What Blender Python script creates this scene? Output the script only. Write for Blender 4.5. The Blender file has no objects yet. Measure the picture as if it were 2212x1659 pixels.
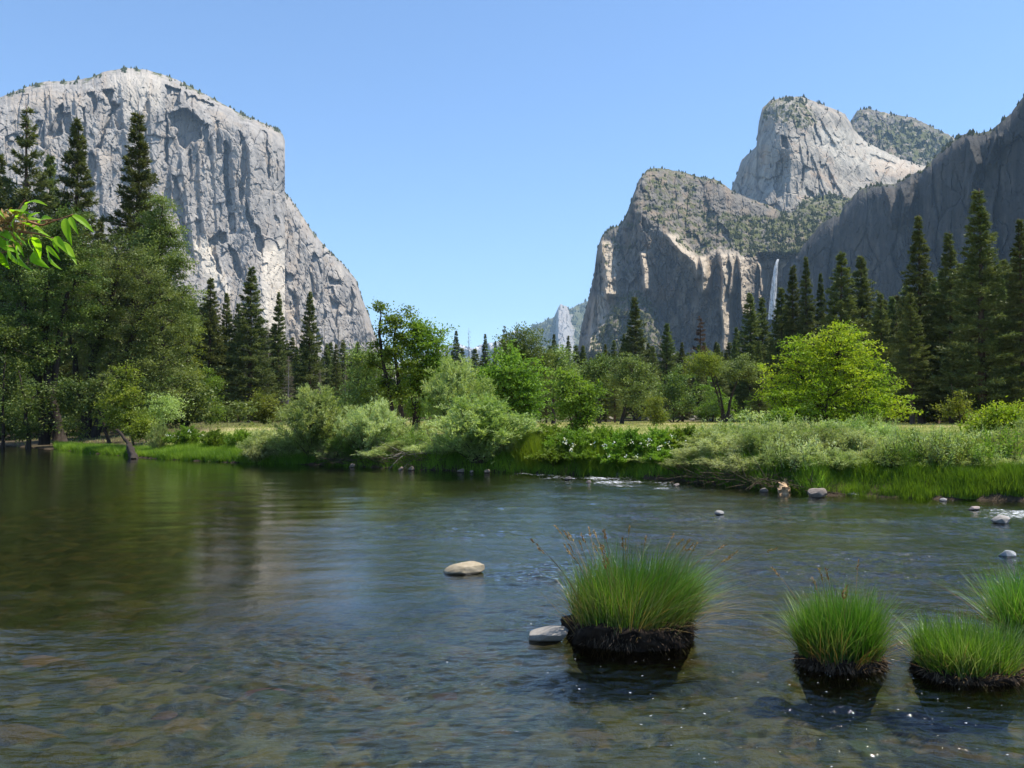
import bpy, math, random
import numpy as np
from mathutils import Vector

# ------------------------------------------------------------------ camera, sky, sun, exposure
SC = bpy.context.scene
COL = SC.collection
PITCH = math.atan(70.5 / 1840.0)
CAMH = 1.8
cam_d = bpy.data.cameras.new("camera")
cam_d.sensor_width = 36.0
cam_d.lens = 36.0 * 1840.0 / 2212.0
cam_d.clip_start = 0.05
cam_d.clip_end = 60000
cam = bpy.data.objects.new("camera", cam_d)
cam.location = (0, 0, CAMH)
cam.rotation_euler = (math.pi / 2 + PITCH, 0, 0)
COL.objects.link(cam)
SC.camera = cam

SUN_AZ, SUN_EL = math.radians(84), math.radians(65)   # azimuth measured clockwise from the view direction (+y)
world = bpy.data.worlds.new("World")
SC.world = world
world.use_nodes = True
wn = world.node_tree
bg = wn.nodes["Background"]
sky = wn.nodes.new("ShaderNodeTexSky")
sky.sky_type = 'NISHITA'
sky.sun_disc = False
sky.sun_elevation = SUN_EL
sky.sun_rotation = SUN_AZ
sky.altitude = 1200
sky.air_density = 1.0
sky.dust_density = 0.4
sky.ozone_density = 1.6
tint = wn.nodes.new("ShaderNodeMix"); tint.data_type = 'RGBA'; tint.blend_type = 'MULTIPLY'; tint.inputs[0].default_value = 1
tint.inputs[7].default_value = (.90, 1.03, 1.13, 1)
wn.links.new(sky.outputs[0], tint.inputs[6])
wn.links.new(tint.outputs[2], bg.inputs[0])
bg.inputs[1].default_value = 0.13

sun_d = bpy.data.lights.new("sun", 'SUN')
sun_d.energy = 5.0
sun_d.angle = math.radians(0.5)
sun_d.color = (1.0, 0.94, 0.83)
sun = bpy.data.objects.new("sun", sun_d)
sdir = Vector((math.sin(SUN_AZ) * math.cos(SUN_EL), math.cos(SUN_AZ) * math.cos(SUN_EL), math.sin(SUN_EL)))
sun.rotation_euler = sdir.to_track_quat('Z', 'Y').to_euler()
COL.objects.link(sun)

SC.view_settings.view_transform = 'Standard'
SC.view_settings.look = 'None'
SC.view_settings.gamma = 1
SC.view_settings.exposure = 0.7
try:
    cy = SC.cycles
    cy.use_denoising = True
    cy.max_bounces = 8
    cy.diffuse_bounces = 3
    cy.glossy_bounces = 3
    cy.transmission_bounces = 4
    cy.transparent_max_bounces = 12
    cy.volume_bounces = 0
    cy.caustics_reflective = False
    cy.caustics_refractive = False
    cy.sample_clamp_indirect = 6
except Exception:
    pass

HAZE = 0.000046

# ------------------------------------------------------------------ picture measurements -> world points
CP, SP = math.cos(PITCH), math.sin(PITCH)


def P(xd, yd, Y):
    """world point at depth Y for a measured position on the 2212 x 1659 print of the photograph"""
    xd, yd, Y = np.broadcast_arrays(np.asarray(xd, float), np.asarray(yd, float), np.asarray(Y, float))
    cx = (xd - 1106) / 1840.0
    cz = (829.5 - yd) / 1840.0
    dy = CP - cz * SP
    dz = SP + cz * CP
    t = Y / dy
    return np.stack([cx * t, Y, CAMH + dz * t], -1)


# ------------------------------------------------------------------ noise
def _h(ix, iy, seed):
    n = (ix.astype(np.int64) * 374761393 + iy.astype(np.int64) * 668265263 + seed * 974634777) & 0xFFFFFFFF
    n = ((n ^ (n >> 13)) * 1274126177) & 0xFFFFFFFF
    n = n ^ (n >> 16)
    return (n & 0xFFFFFF) / float(0xFFFFFF)


def gnoise(x, y, seed=0):
    x, y = np.broadcast_arrays(np.asarray(x, float), np.asarray(y, float))
    ix, iy = np.floor(x), np.floor(y)
    fx, fy = x - ix, y - iy

    def g(ox, oy):
        a = _h(ix + ox, iy + oy, seed) * 2 * np.pi
        return np.cos(a) * (fx - ox) + np.sin(a) * (fy - oy)
    u = fx * fx * fx * (fx * (fx * 6 - 15) + 10)
    v = fy * fy * fy * (fy * (fy * 6 - 15) + 10)
    a, b, c, d = g(0, 0), g(1, 0), g(0, 1), g(1, 1)
    return 1.4 * ((a * (1 - u) + b * u) * (1 - v) + (c * (1 - u) + d * u) * v)


def fbm(x, y, o=4, seed=0, ridged=False):
    s, a, r = 0, 1.0, 0
    for k in range(o):
        n = gnoise(x, y, seed + 17 * k)
        if ridged:
            n = 1 - 2 * np.abs(n)
        s = s + a * n
        r += a
        x, y, a = x * 2.03, y * 2.03, a * 0.5
    return s / r


def voro(x, y, seed=0):
    """random per cell, cell-local tilt, distance to nearest and gap to second nearest"""
    ix, iy = np.floor(x), np.floor(y)
    best = np.full(x.shape, 9.0); second = np.full(x.shape, 9.0)
    rnd = np.zeros(x.shape); tx = np.zeros(x.shape); ty = np.zeros(x.shape)
    for oy in (-1, 0, 1):
        for ox in (-1, 0, 1):
            cx, cy_ = ix + ox, iy + oy
            px = cx + _h(cx, cy_, seed); py = cy_ + _h(cx, cy_, seed + 1)
            dx, dy = x - px, y - py
            d = np.sqrt(dx * dx + dy * dy)
            m = d < best
            second = np.where(m, best, np.minimum(second, d))
            best = np.where(m, d, best)
            r = _h(cx, cy_, seed + 2)
            rnd = np.where(m, r, rnd)
            tx = np.where(m, dx * (_h(cx, cy_, seed + 3) - .5) * 2, tx)
            ty = np.where(m, dy * (_h(cx, cy_, seed + 4) - .5) * 2, ty)
    return rnd, tx + ty, best, second - best


def sstep(a, b, x):
    t = np.clip((x - a) / (b - a), 0, 1)
    return t * t * (3 - 2 * t)


def polydist(X, Y, pts, closed=True):
    """signed distance (negative inside) to a polygon, or plain distance to a polyline"""
    pts = np.asarray(pts, float)
    n = len(pts)
    d = np.full(X.shape, 1e9)
    inside = np.zeros(X.shape, bool)
    for i in range(n if closed else n - 1):
        a, b = pts[i], pts[(i + 1) % n]
        ab = b - a
        t = np.clip(((X - a[0]) * ab[0] + (Y - a[1]) * ab[1]) / (ab @ ab + 1e-9), 0, 1)
        d = np.minimum(d, np.hypot(X - a[0] - t * ab[0], Y - a[1] - t * ab[1]))
        if closed:
            c = ((a[1] > Y) != (b[1] > Y)) & (X < (b[0] - a[0]) * (Y - a[1]) / ((b[1] - a[1]) + 1e-9) + a[0])
            inside ^= c
    return np.where(inside, -d, d) if closed else d


def tps(ctrl):
    c = np.asarray(ctrl, float)
    p, v = c[:, :2] / 100.0, c[:, 2]
    n = len(p)
    r = np.hypot(p[:, None, 0] - p[None, :, 0], p[:, None, 1] - p[None, :, 1])
    K = np.where(r > 0, r * r * np.log(r + 1e-12), 0)
    Q = np.hstack([np.ones((n, 1)), p])
    A = np.block([[K + np.eye(n) * .02, Q], [Q.T, np.zeros((3, 3))]])
    w = np.linalg.solve(A, np.concatenate([v, np.zeros(3)]))

    def f(X, Y):
        X, Y = X / 100.0, Y / 100.0
        s = w[n] + w[n + 1] * X + w[n + 2] * Y
        for i in range(n):
            q = (X - p[i, 0]) ** 2 + (Y - p[i, 1]) ** 2
            s = s + w[i] * 0.5 * q * np.log(q + 1e-12)
        return s
    return f


# ------------------------------------------------------------------ mesh helpers
def build(name, V, faces, mat=None, parent=None, smooth=False, attrs=None):
    """faces: list of integer arrays (n,3) / (n,4)"""
    me = bpy.data.meshes.new(name)
    V = np.asarray(V, np.float32)
    faces = [np.asarray(f, np.int32) for f in faces if len(f)]
    nl = sum(f.size for f in faces); nf = sum(len(f) for f in faces)
    me.vertices.add(len(V)); me.vertices.foreach_set("co", V.ravel())
    me.loops.add(nl); me.loops.foreach_set("vertex_index", np.concatenate([f.ravel() for f in faces]))
    tot = np.concatenate([np.full(len(f), f.shape[1], np.int32) for f in faces])
    st = np.concatenate([[0], np.cumsum(tot)[:-1]]).astype(np.int32)
    me.polygons.add(nf)
    me.polygons.foreach_set("loop_start", st)
    try:
        me.polygons.foreach_set("loop_total", tot)
    except Exception:
        pass
    me.polygons.foreach_set("use_smooth", np.full(nf, smooth, bool))
    if attrs:
        for k, a in attrs.items():
            a = np.asarray(a, np.float32)
            if a.ndim == 1:
                at = me.attributes.new(k, 'FLOAT', 'POINT'); at.data.foreach_set("value", a)
            else:
                if a.shape[1] == 3:
                    a = np.hstack([a, np.ones((len(a), 1), np.float32)])
                at = me.attributes.new(k, 'FLOAT_COLOR', 'POINT'); at.data.foreach_set("color", a.ravel())
    me.update(calc_edges=True)
    if mat:
        me.materials.append(mat)
    o = bpy.data.objects.new(name, me)
    COL.objects.link(o)
    if parent is not None:
        o.parent = parent
    return o


class Geo:
    def __init__(s):
        s.V = []; s.F3 = []; s.F4 = []; s.n = 0

    def add(s, V, F4=None, F3=None):
        V = np.asarray(V, float).reshape(-1, 3)
        if F4 is not None and len(F4):
            s.F4.append(np.asarray(F4) + s.n)
        if F3 is not None and len(F3):
            s.F3.append(np.asarray(F3) + s.n)
        s.V.append(V); s.n += len(V)

    def tube(s, pts, radii, k=6, cap=True):
        pts = np.asarray(pts, float); m = len(pts)
        radii = np.broadcast_to(np.asarray(radii, float), (m,))
        tan = np.gradient(pts, axis=0)
        tan /= np.linalg.norm(tan, axis=1)[:, None] + 1e-9
        ref = np.array([0, 0, 1.0]) if abs(tan[0, 2]) < .8 else np.array([1.0, 0, 0])
        a = np.cross(tan, ref); a /= np.linalg.norm(a, axis=1)[:, None] + 1e-9
        b = np.cross(tan, a)
        th = np.arange(k) / k * 2 * np.pi
        ring = pts[:, None] + radii[:, None, None] * (np.cos(th)[None, :, None] * a[:, None] + np.sin(th)[None, :, None] * b[:, None])
        i = np.arange(m - 1)[:, None] * k; j = np.arange(k)[None]; j2 = (j + 1) % k
        F = np.stack([i + j, i + j2, i + k + j2, i + k + j], -1).reshape(-1, 4)
        s.add(ring.reshape(-1, 3), F)
        if cap:
            for base, c in ((0, pts[0]), ((m - 1) * k, pts[-1])):
                idx = np.arange(k) + s.n - m * k - (0 if base == 0 else 0) + base if base == 0 else np.arange(k) + s.n - 1 - m * k + base
                s.V.append(c.reshape(1, 3)); ci = s.n; s.n += 1
                s.F3.append(np.stack([idx, np.roll(idx, -1), np.full(k, ci)], -1))

    def make(s, name, mat, parent=None, smooth=False):
        fs = []
        if s.F4: fs.append(np.concatenate(s.F4))
        if s.F3: fs.append(np.concatenate(s.F3))
        return build(name, np.concatenate(s.V), fs, mat, parent, smooth)


def unit(v):
    return v / (np.linalg.norm(v, axis=-1, keepdims=True) + 1e-9)


def leaf_geo(Pt, d, nrm, L, W, fold=.0):
    """one rhombus per leaf"""
    N = len(Pt)
    d = unit(d); side = unit(np.cross(d, nrm)); up = np.cross(side, d)
    L = np.broadcast_to(L, (N,))[:, None]; W = np.broadcast_to(W, (N,))[:, None]
    V = np.stack([Pt, Pt + d * L * .45 + side * W * .5 + up * fold * W, Pt + d * L, Pt + d * L * .45 - side * W * .5 + up * fold * W], 1)
    F = np.arange(N * 4).reshape(-1, 4)
    return V.reshape(-1, 3), F


def blade_geo(B, H, lean, bend, W, seg=3):
    """curved tapering grass blades. B base, H length, lean horizontal vector, bend how much it arches"""
    N = len(B)
    lean = np.asarray(lean, float)
    side = unit(np.stack([-lean[:, 1], lean[:, 0], np.zeros(N)], -1) + np.random.normal(0, .5, (N, 3)) * [1, 1, 0])
    V = []
    for k in range(seg + 1):
        t = k / seg
        off = lean * (t * .45 + bend[:, None] * t * t)
        z = H * t * (1 - .38 * bend * t * np.linalg.norm(lean, axis=1).clip(0, 2.2))
        c = B + np.concatenate([off[:, :2] * H[:, None], z[:, None]], 1)
        w = (W * (1 - t) ** .7 * .5)[:, None]
        if k < seg:
            V += [c - side * w, c + side * w]
        else:
            V += [c]
    V = np.stack(V, 1)
    n = V.shape[1]
    base = np.arange(N)[:, None] * n
    F4 = np.concatenate([base + np.array([2 * k, 2 * k + 1, 2 * k + 3, 2 * k + 2]) for k in range(seg - 1)]) if seg > 1 else []
    F3 = base + np.array([2 * seg - 2, 2 * seg - 1, 2 * seg])
    return V.reshape(-1, 3), F4, F3


def tag(o, label, cat, group=None, kind=None):
    o["label"] = label
    o["category"] = cat
    if group: o["group"] = group
    if kind: o["kind"] = kind
    return o


def empty(name, loc=(0, 0, 0)):
    o = bpy.data.objects.new(name, None)
    o.empty_display_size = .2
    COL.objects.link(o)
    o.location = loc
    return o


def copy_tree(root):
    c = root.copy(); COL.objects.link(c)
    for ch in root.children:
        k = ch.copy(); COL.objects.link(k); k.parent = c
    return c


# ------------------------------------------------------------------ materials
def nt(name):
    m = bpy.data.materials.new(name); m.use_nodes = True
    t = m.node_tree
    for n in list(t.nodes):
        t.nodes.remove(n)
    out = t.nodes.new("ShaderNodeOutputMaterial")
    return m, t, out


def N(t, ty, **kw):
    n = t.nodes.new(ty)
    for k, v in kw.items():
        if k in n.inputs:
            n.inputs[k].default_value = v
        else:
            setattr(n, k, v)
    return n


def mixc(t, fac, a, b, mode='MIX'):
    m = t.nodes.new("ShaderNodeMix"); m.data_type = 'RGBA'; m.blend_type = mode; m.clamp_factor = True
    for s, v in ((m.inputs[0], fac), (m.inputs[6], a), (m.inputs[7], b)):
        if isinstance(v, bpy.types.NodeSocket):
            t.links.new(v, s)
        elif isinstance(v, (int, float)):
            s.default_value = v
        else:
            s.default_value = (*v, 1)
    return m.outputs[2]


def ramp(t, sock, a, b, lo=0., hi=1.):
    r = t.nodes.new("ShaderNodeMapRange"); r.clamp = True
    r.inputs[1].default_value = a; r.inputs[2].default_value = b; r.inputs[3].default_value = lo; r.inputs[4].default_value = hi
    t.links.new(sock, r.inputs[0])
    return r.outputs[0]


def noise(t, vec, scale, detail=4, rough=.6):
    n = t.nodes.new("ShaderNodeTexNoise")
    n.inputs["Scale"].default_value = scale; n.inputs["Detail"].default_value = detail; n.inputs["Roughness"].default_value = rough
    if vec is not None:
        t.links.new(vec, n.inputs["Vector"])
    return n.outputs[0]


def mapping(t, sock, scale):
    m = t.nodes.new("ShaderNodeMapping"); m.inputs["Scale"].default_value = scale
    t.links.new(sock, m.inputs["Vector"])
    return m.outputs[0]


def leaf_mat(name, c1, c2, c3=None, trans=.35, rough=.5, gloss=.25):
    m, t, out = nt(name)
    g = t.nodes.new("ShaderNodeNewGeometry"); oi = t.nodes.new("ShaderNodeObjectInfo")
    c = mixc(t, g.outputs["Random Per Island"], c1, c2)
    nz = noise(t, g.outputs["Position"], .7, 3)
    c = mixc(t, ramp(t, nz, .42, .62), c, c3 or tuple((a + b) / 2 for a, b in zip(c1, c2)))
    hsv = t.nodes.new("ShaderNodeHueSaturation")
    t.links.new(ramp(t, oi.outputs["Random"], 0, 1, .485, .512), hsv.inputs["Hue"])
    t.links.new(ramp(t, oi.outputs["Random"], 0, 1, .8, 1.2), hsv.inputs["Value"])
    t.links.new(c, hsv.inputs["Color"])
    pb = N(t, "ShaderNodeBsdfPrincipled", Roughness=rough)
    pb.inputs["Specular IOR Level"].default_value = gloss
    t.links.new(hsv.outputs[0], pb.inputs["Base Color"])
    tr = t.nodes.new("ShaderNodeBsdfTranslucent")
    tc = mixc(t, 1.0, hsv.outputs[0], (1.25, 1.3, .55), 'MULTIPLY')
    t.links.new(tc, tr.inputs["Color"])
    mx = t.nodes.new("ShaderNodeMixShader"); mx.inputs[0].default_value = trans
    t.links.new(pb.outputs[0], mx.inputs[1]); t.links.new(tr.outputs[0], mx.inputs[2])
    t.links.new(mx.outputs[0], out.inputs[0])
    return m


def bark_mat(name, c1, c2, scale=9, zs=.25):
    m, t, out = nt(name)
    tc = t.nodes.new("ShaderNodeTexCoord")
    v = mapping(t, tc.outputs["Object"], (1, 1, zs))
    n1 = noise(t, v, scale, 5, .7)
    c = mixc(t, ramp(t, n1, .35, .65), c1, c2)
    pb = N(t, "ShaderNodeBsdfPrincipled", Roughness=.9)
    pb.inputs["Specular IOR Level"].default_value = .15
    t.links.new(c, pb.inputs["Base Color"])
    b = t.nodes.new("ShaderNodeBump"); b.inputs["Strength"].default_value = .6; b.inputs["Distance"].default_value = .03
    t.links.new(n1, b.inputs["Height"]); t.links.new(b.outputs[0], pb.inputs["Normal"])
    t.links.new(pb.outputs[0], out.inputs[0])
    return m


def rock_mat(name, dark, light, warm=(.42, .33, .24), pale=(.62, .58, .52), veg1=(.05, .06, .018), veg2=(.13, .13, .045), sc=1.0, bump=8.0):
    m, t, out = nt(name)
    g = t.nodes.new("ShaderNodeNewGeometry")
    at = t.nodes.new("ShaderNodeAttribute"); at.attribute_name = "mask"
    sep = t.nodes.new("ShaderNodeSeparateColor"); t.links.new(at.outputs["Color"], sep.inputs[0])
    vs = mapping(t, g.outputs["Position"], (1, 1, .14))
    st = noise(t, vs, .035 * sc, 6, .68)
    n2 = noise(t, g.outputs["Position"], .011 * sc, 6, .65)
    c = mixc(t, ramp(t, st, .36, .62), dark, light)
    c = mixc(t, ramp(t, n2, .52, .66, 0, .45), c, warm)
    c = mixc(t, ramp(t, sep.outputs[2], 0, 1, 0, .7), c, warm)
    c = mixc(t, sep.outputs[1], c, pale)
    st2 = noise(t, mapping(t, g.outputs["Position"], (1, 1, .08)), .09 * sc, 4, .6)
    c = mixc(t, ramp(t, st2, .58, .72, 0, .45), c, tuple(x * .5 for x in dark))
    n3 = noise(t, g.outputs["Position"], .06 * sc, 5, .7)
    vm = t.nodes.new("ShaderNodeMath"); vm.operation = 'ADD'
    t.links.new(sep.outputs[0], vm.inputs[0]); t.links.new(ramp(t, n3, .3, .7, -.5, .5), vm.inputs[1])
    vg = mixc(t, noise(t, g.outputs["Position"], .15 * sc, 3), veg1, veg2)
    c = mixc(t, ramp(t, vm.outputs[0], .42, .58), c, vg)
    pb = N(t, "ShaderNodeBsdfPrincipled", Roughness=.92)
    pb.inputs["Specular IOR Level"].default_value = .1
    t.links.new(c, pb.inputs["Base Color"])
    b = t.nodes.new("ShaderNodeBump"); b.inputs["Strength"].default_value = .5; b.inputs["Distance"].default_value = bump
    hh = t.nodes.new("ShaderNodeMath"); hh.operation = 'ADD'
    t.links.new(noise(t, mapping(t, g.outputs["Position"], (1, 1, .4)), .05 * sc, 8, .7), hh.inputs[0])
    t.links.new(st, hh.inputs[1])
    t.links.new(hh.outputs[0], b.inputs["Height"]); t.links.new(b.outputs[0], pb.inputs["Normal"])
    t.links.new(pb.outputs[0], out.inputs[0])
    return m


def stone_mat(name, c1, c2, wet=True):
    m, t, out = nt(name)
    tc = t.nodes.new("ShaderNodeTexCoord"); g = t.nodes.new("ShaderNodeNewGeometry")
    n1 = noise(t, tc.outputs["Object"], 9, 6, .7)
    n2 = noise(t, tc.outputs["Object"], 60, 3, .6)
    c = mixc(t, ramp(t, n1, .35, .65), c1, c2)
    c = mixc(t, ramp(t, n2, .55, .7, 0, .5), c, tuple(x * .55 for x in c1))
    sx = t.nodes.new("ShaderNodeSeparateXYZ"); t.links.new(g.outputs["Position"], sx.inputs[0])
    w = ramp(t, sx.outputs[2], .008, .022, 1 if wet else 0, 0)      # the band just above the water is wet
    c = mixc(t, w, c, tuple(x * .28 for x in c1))
    pb = N(t, "ShaderNodeBsdfPrincipled")
    t.links.new(ramp(t, w, 0, 1, .85, .25), pb.inputs["Roughness"])
    t.links.new(c, pb.inputs["Base Color"])
    b = t.nodes.new("ShaderNodeBump"); b.inputs["Strength"].default_value = .5; b.inputs["Distance"].default_value = .01
    t.links.new(n1, b.inputs["Height"]); t.links.new(b.outputs[0], pb.inputs["Normal"])
    t.links.new(pb.outputs[0], out.inputs[0])
    return m


M = {}
M['oak'] = leaf_mat("oak_leaves", (.13, .18, .042), (.26, .32, .11), (.09, .135, .034), .32, .5, .2)
M['oak_dark'] = leaf_mat("dark_leaves", (.09, .135, .028), (.19, .24, .06), (.06, .10, .025), .3, .5, .2)
M['alder'] = leaf_mat("alder_leaves", (.12, .20, .025), (.22, .31, .05), (.10, .17, .022), .42, .5, .2)
M['bright'] = leaf_mat("bright_leaves", (.25, .37, .02), (.44, .50, .045), (.16, .28, .02), .42, .5, .2)
M['yellow'] = leaf_mat("yellow_leaves", (.16, .21, .025), (.26, .29, .045), (.12, .17, .022), .38, .5, .2)
M['willow'] = leaf_mat("willow_leaves", (.26, .34, .10), (.48, .54, .25), (.20, .28, .07), .38, .5, .2)
M['willow_grey'] = leaf_mat("grey_willow_leaves", (.32, .38, .15), (.54, .57, .32), (.24, .31, .10), .38, .5, .2)
M['bank'] = leaf_mat("bank_leaves", (.13, .23, .022), (.25, .37, .045), (.09, .17, .018), .38, .5, .2)
M['needle'] = leaf_mat("needles", (.095, .118, .038), (.20, .22, .078), (.075, .10, .032), .2, .5, .15)
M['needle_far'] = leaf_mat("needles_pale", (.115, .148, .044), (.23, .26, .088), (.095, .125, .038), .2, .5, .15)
M['needle_yel'] = leaf_mat("needles_yellow", (.10, .11, .03), (.16, .15, .05), (.08, .095, .03), .2)
M['dead'] = leaf_mat("dead_twigs", (.13, .105, .085), (.22, .19, .16), (.15, .12, .10), .1, .8, .1)
M['deadneedle'] = leaf_mat("brown_needles", (.11, .065, .04), (.17, .11, .07), (.12, .075, .05), .15, .8, .1)
M['bark'] = bark_mat("bark", (.022, .017, .013), (.055, .042, .033))
M['bark_pine'] = bark_mat("pine_bark", (.05, .034, .024), (.13, .085, .06), 5)
M['bark_grey'] = bark_mat("grey_wood", (.16, .14, .12), (.32, .29, .26))
M['bark_pale'] = bark_mat("pale_wood", (.42, .27, .15), (.6, .42, .26), 12)
M['twig'] = bark_mat("twigs", (.06, .045, .03), (.13, .10, .07))
M['grass'] = leaf_mat("grass_blades", (.15, .24, .02), (.27, .37, .045), (.11, .19, .018), .38, .5, .2)
M['sedge'] = leaf_mat("sedge_blades", (.045, .15, .014), (.24, .43, .06), (.06, .19, .02), .35, .4, .35)
M['sedge_pale'] = leaf_mat("sedge_tips", (.16, .22, .07), (.28, .32, .15), (.14, .2, .06), .3, .35, .5)
M['meadow'] = leaf_mat("meadow_blades", (.28, .31, .09), (.42, .40, .18), (.22, .27, .07), .3, .6, .2)
M['seed'] = leaf_mat("seed_heads", (.22, .13, .05), (.36, .24, .11), None, .2, .8, .1)
M['petal'] = leaf_mat("petals", (.7, .68, .6), (.8, .78, .7), None, .3, .7, .1)

# ------------------------------------------------------------------ ground and river
SHORE = [(0, 962), (130, 972), (270, 985), (350, 992), (540, 1001), (700, 1004), (950, 1016), (1130, 1021), (1330, 1029), (1450, 1036),
         (1650, 1057), (1780, 1070), (2000, 1077), (2212, 1082)]
_sx, _sy = [-120., -60.], [120., 82.]
for xd, yd in SHORE:
    cz = (829.5 - yd) / 1840.0
    t_ = -CAMH / (SP + cz * CP)
    _sx.append((xd - 1106) / 1840.0 * t_); _sy.append((CP - cz * SP) * t_)
_sx += [20., 60., 200.]; _sy += [15.5, 8., -10.]
_sx, _sy = np.array(_sx), np.array(_sy)


def shoreY(X):
    return np.interp(X, _sx, _sy)


def inland(X, Y):
    s = (Y - shoreY(X))
    g = np.gradient(_sy, _sx)
    sl = np.interp(X, _sx, g)
    return s / np.sqrt(1 + sl * sl)


def bank_noise(X, Y):
    return .5 * gnoise(X * .6, Y * .6, 5) + .25 * gnoise(X * 1.7, Y * 1.7, 6)


def ground_z(X, Y):
    X = np.asarray(X, float); Y = np.asarray(Y, float)
    s = inland(X, Y) + bank_noise(X, Y) * .5
    top = 1.0 + .1 * gnoise(X * .08, Y * .08, 9)
    left = sstep(-14, -20, X)
    wl_ = 4.0 + 3.5 * sstep(-6, -12, X)
    z_in = top * ((.35 * sstep(0, .5, s) * sstep(-9, -4, X) + (1 - .35 * sstep(-9, -4, X)) * np.clip(s / wl_, 0, 1) ** .9) * (1 - left) + left * sstep(-.5, 12, s)) + .03
    z_in = z_in + np.clip(Y - 118, 0, 200) * .032 * sstep(0, 60, X + 60)
    z_bed = -.10 - .33 * (1 - np.exp(s / 4.0)) + .06 * gnoise(X * .35, Y * .35, 11)
    z_bed = z_bed + .06 * sstep(9, 3, Y) * sstep(-1, -6, s)
    z_bed = np.where(Y < 2.5, z_bed + (2.5 - Y) * .35, z_bed)
    z_bed = np.minimum(z_bed, np.where(Y < 2.5, 1.2, -.06))
    return np.where(s > 0, z_in, z_bed + 0.0)


def grid_mesh(xs, ys):
    X, Y = np.meshgrid(xs, ys)
    ny, nx = X.shape
    i = np.arange(ny - 1)[:, None] * nx + np.arange(nx - 1)[None]
    F = np.stack([i, i + 1, i + nx + 1, i + nx], -1).reshape(-1, 4)
    return X, Y, F


# ground colours vary by place: river gravel, bank soil, dry meadow, forest litter
def ground_mat():
    m, t, out = nt("ground")
    g = t.nodes.new("ShaderNodeNewGeometry")
    at = t.nodes.new("ShaderNodeAttribute"); at.attribute_name = "col"
    n1 = noise(t, g.outputs["Position"], 1.3, 6, .7)
    n2 = noise(t, g.outputs["Position"], 14, 4, .7)
    c = mixc(t, ramp(t, n1, .3, .7, .0, .55), at.outputs["Color"], mixc(t, 1.0, at.outputs["Color"], (.6, .55, .5), 'MULTIPLY'))
    c = mixc(t, ramp(t, n2, .4, .7, 0, .5), c, mixc(t, 1.0, c, (1.5, 1.4, 1.3), 'MULTIPLY'))
    pb = N(t, "ShaderNodeBsdfPrincipled", Roughness=.95)
    pb.inputs["Specular IOR Level"].default_value = .1
    t.links.new(c, pb.inputs["Base Color"])
    b = t.nodes.new("ShaderNodeBump"); b.inputs["Strength"].default_value = .7; b.inputs["Distance"].default_value = .05
    t.links.new(n2, b.inputs["Height"]); t.links.new(b.outputs[0], pb.inputs["Normal"])
    t.links.new(pb.outputs[0], out.inputs[0])
    return m


xs = np.unique(np.concatenate([np.linspace(-9000, -300, 14), np.linspace(-300, -60, 30), np.linspace(-60, 40, 260), np.linspace(40, 300, 34), np.linspace(300, 9000, 14)]))
ys = np.unique(np.concatenate([np.linspace(-600, -20, 8), np.linspace(-20, 8, 30), np.linspace(8, 70, 200), np.linspace(70, 300, 90), np.linspace(300, 14500, 26)]))
X, Y, F = grid_mesh(xs, ys)
Z = ground_z(X, Y)
s = inland(X, Y) + bank_noise(X, Y) * .5
far = sstep(400, 1800, Y)
colr = np.zeros(X.shape + (3,))
bed = np.array([.04, .038, .02]); soil = np.array([.065, .048, .033]); mead = np.array([.25, .28, .08]); litter = np.array([.10, .08, .05]); dry = np.array([.40, .34, .18])
inn = sstep(.2, 1.6, s)[..., None]
colr[:] = bed
colr = np.where(s[..., None] > -.3, soil, colr)
mm = mead * (1 - .0) + 0 * X[..., None]
dn = sstep(-.1, .5, gnoise(X * .05, Y * .12, 31) + .35 * sstep(45, 90, Y))[..., None]
mm = mm * (1 - dn) + dry * dn
colr = colr * (1 - inn) + mm * inn
fl = (sstep(105, 125, Y + 6 * gnoise(X * .1, Y * .1, 3)) * 1.0)[..., None]
lf = sstep(-17, -21, X)[..., None] * sstep(0, 1, s)[..., None]
fg = np.array([.07, .10, .03])
fn = sstep(-.2, .3, gnoise(X * .12, Y * .12, 77))[..., None]
colr = colr * (1 - fl) + (litter * (1 - fn) + fg * fn) * fl
colr = colr * (1 - lf) + litter * .8 * lf
gr = build("ground", np.stack([X, Y, Z], -1).reshape(-1, 3), [F], ground_mat(), smooth=True, attrs={"col": colr.reshape(-1, 3)})
tag(gr, "level valley floor of dry meadow grass and forest litter beyond the river", "ground", kind="structure")

# near riverbed of rounded cobbles, a sheet lying just above the ground sheet
xs = np.arange(-11, 11.5, .045); ys = 3.0 + np.cumsum(np.linspace(.028, .11, 330)) - .028
ys = ys[ys < 24]
X, Y, F = grid_mesh(xs, ys)
wx = X + .12 * gnoise(X * 1.1, Y * 1.1, 2); wy = Y + .12 * gnoise(X * 1.1, Y * 1.1, 3)
r1, t1, f1, e1 = voro(wx * 3.3, wy * 4.3, 4)
r2, t2, f2, e2 = voro(wx * 9, wy * 11, 9)
bump1 = np.sqrt(np.clip(1 - (f1 / .62) ** 2, 0, 1)) * (.02 + .08 * r1 ** 2) * (r1 > .35)
bump2 = np.sqrt(np.clip(1 - (f2 / .6) ** 2, 0, 1)) * (.012 + .03 * r2)
big = bump1 > bump2
Z = ground_z(X, Y) + .02 + np.maximum(bump1, bump2)
Z = np.where(inland(X, Y) > -.6, ground_z(X, Y) - .12, np.minimum(Z, -.035))
rr = np.where(big, r1, r2)
pal = np.array([[.045, .04, .02], [.075, .062, .028], [.10, .078, .03], [.055, .058, .024], [.105, .08, .035], [.085, .075, .05], [.11, .07, .032], [.04, .042, .018]])
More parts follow.
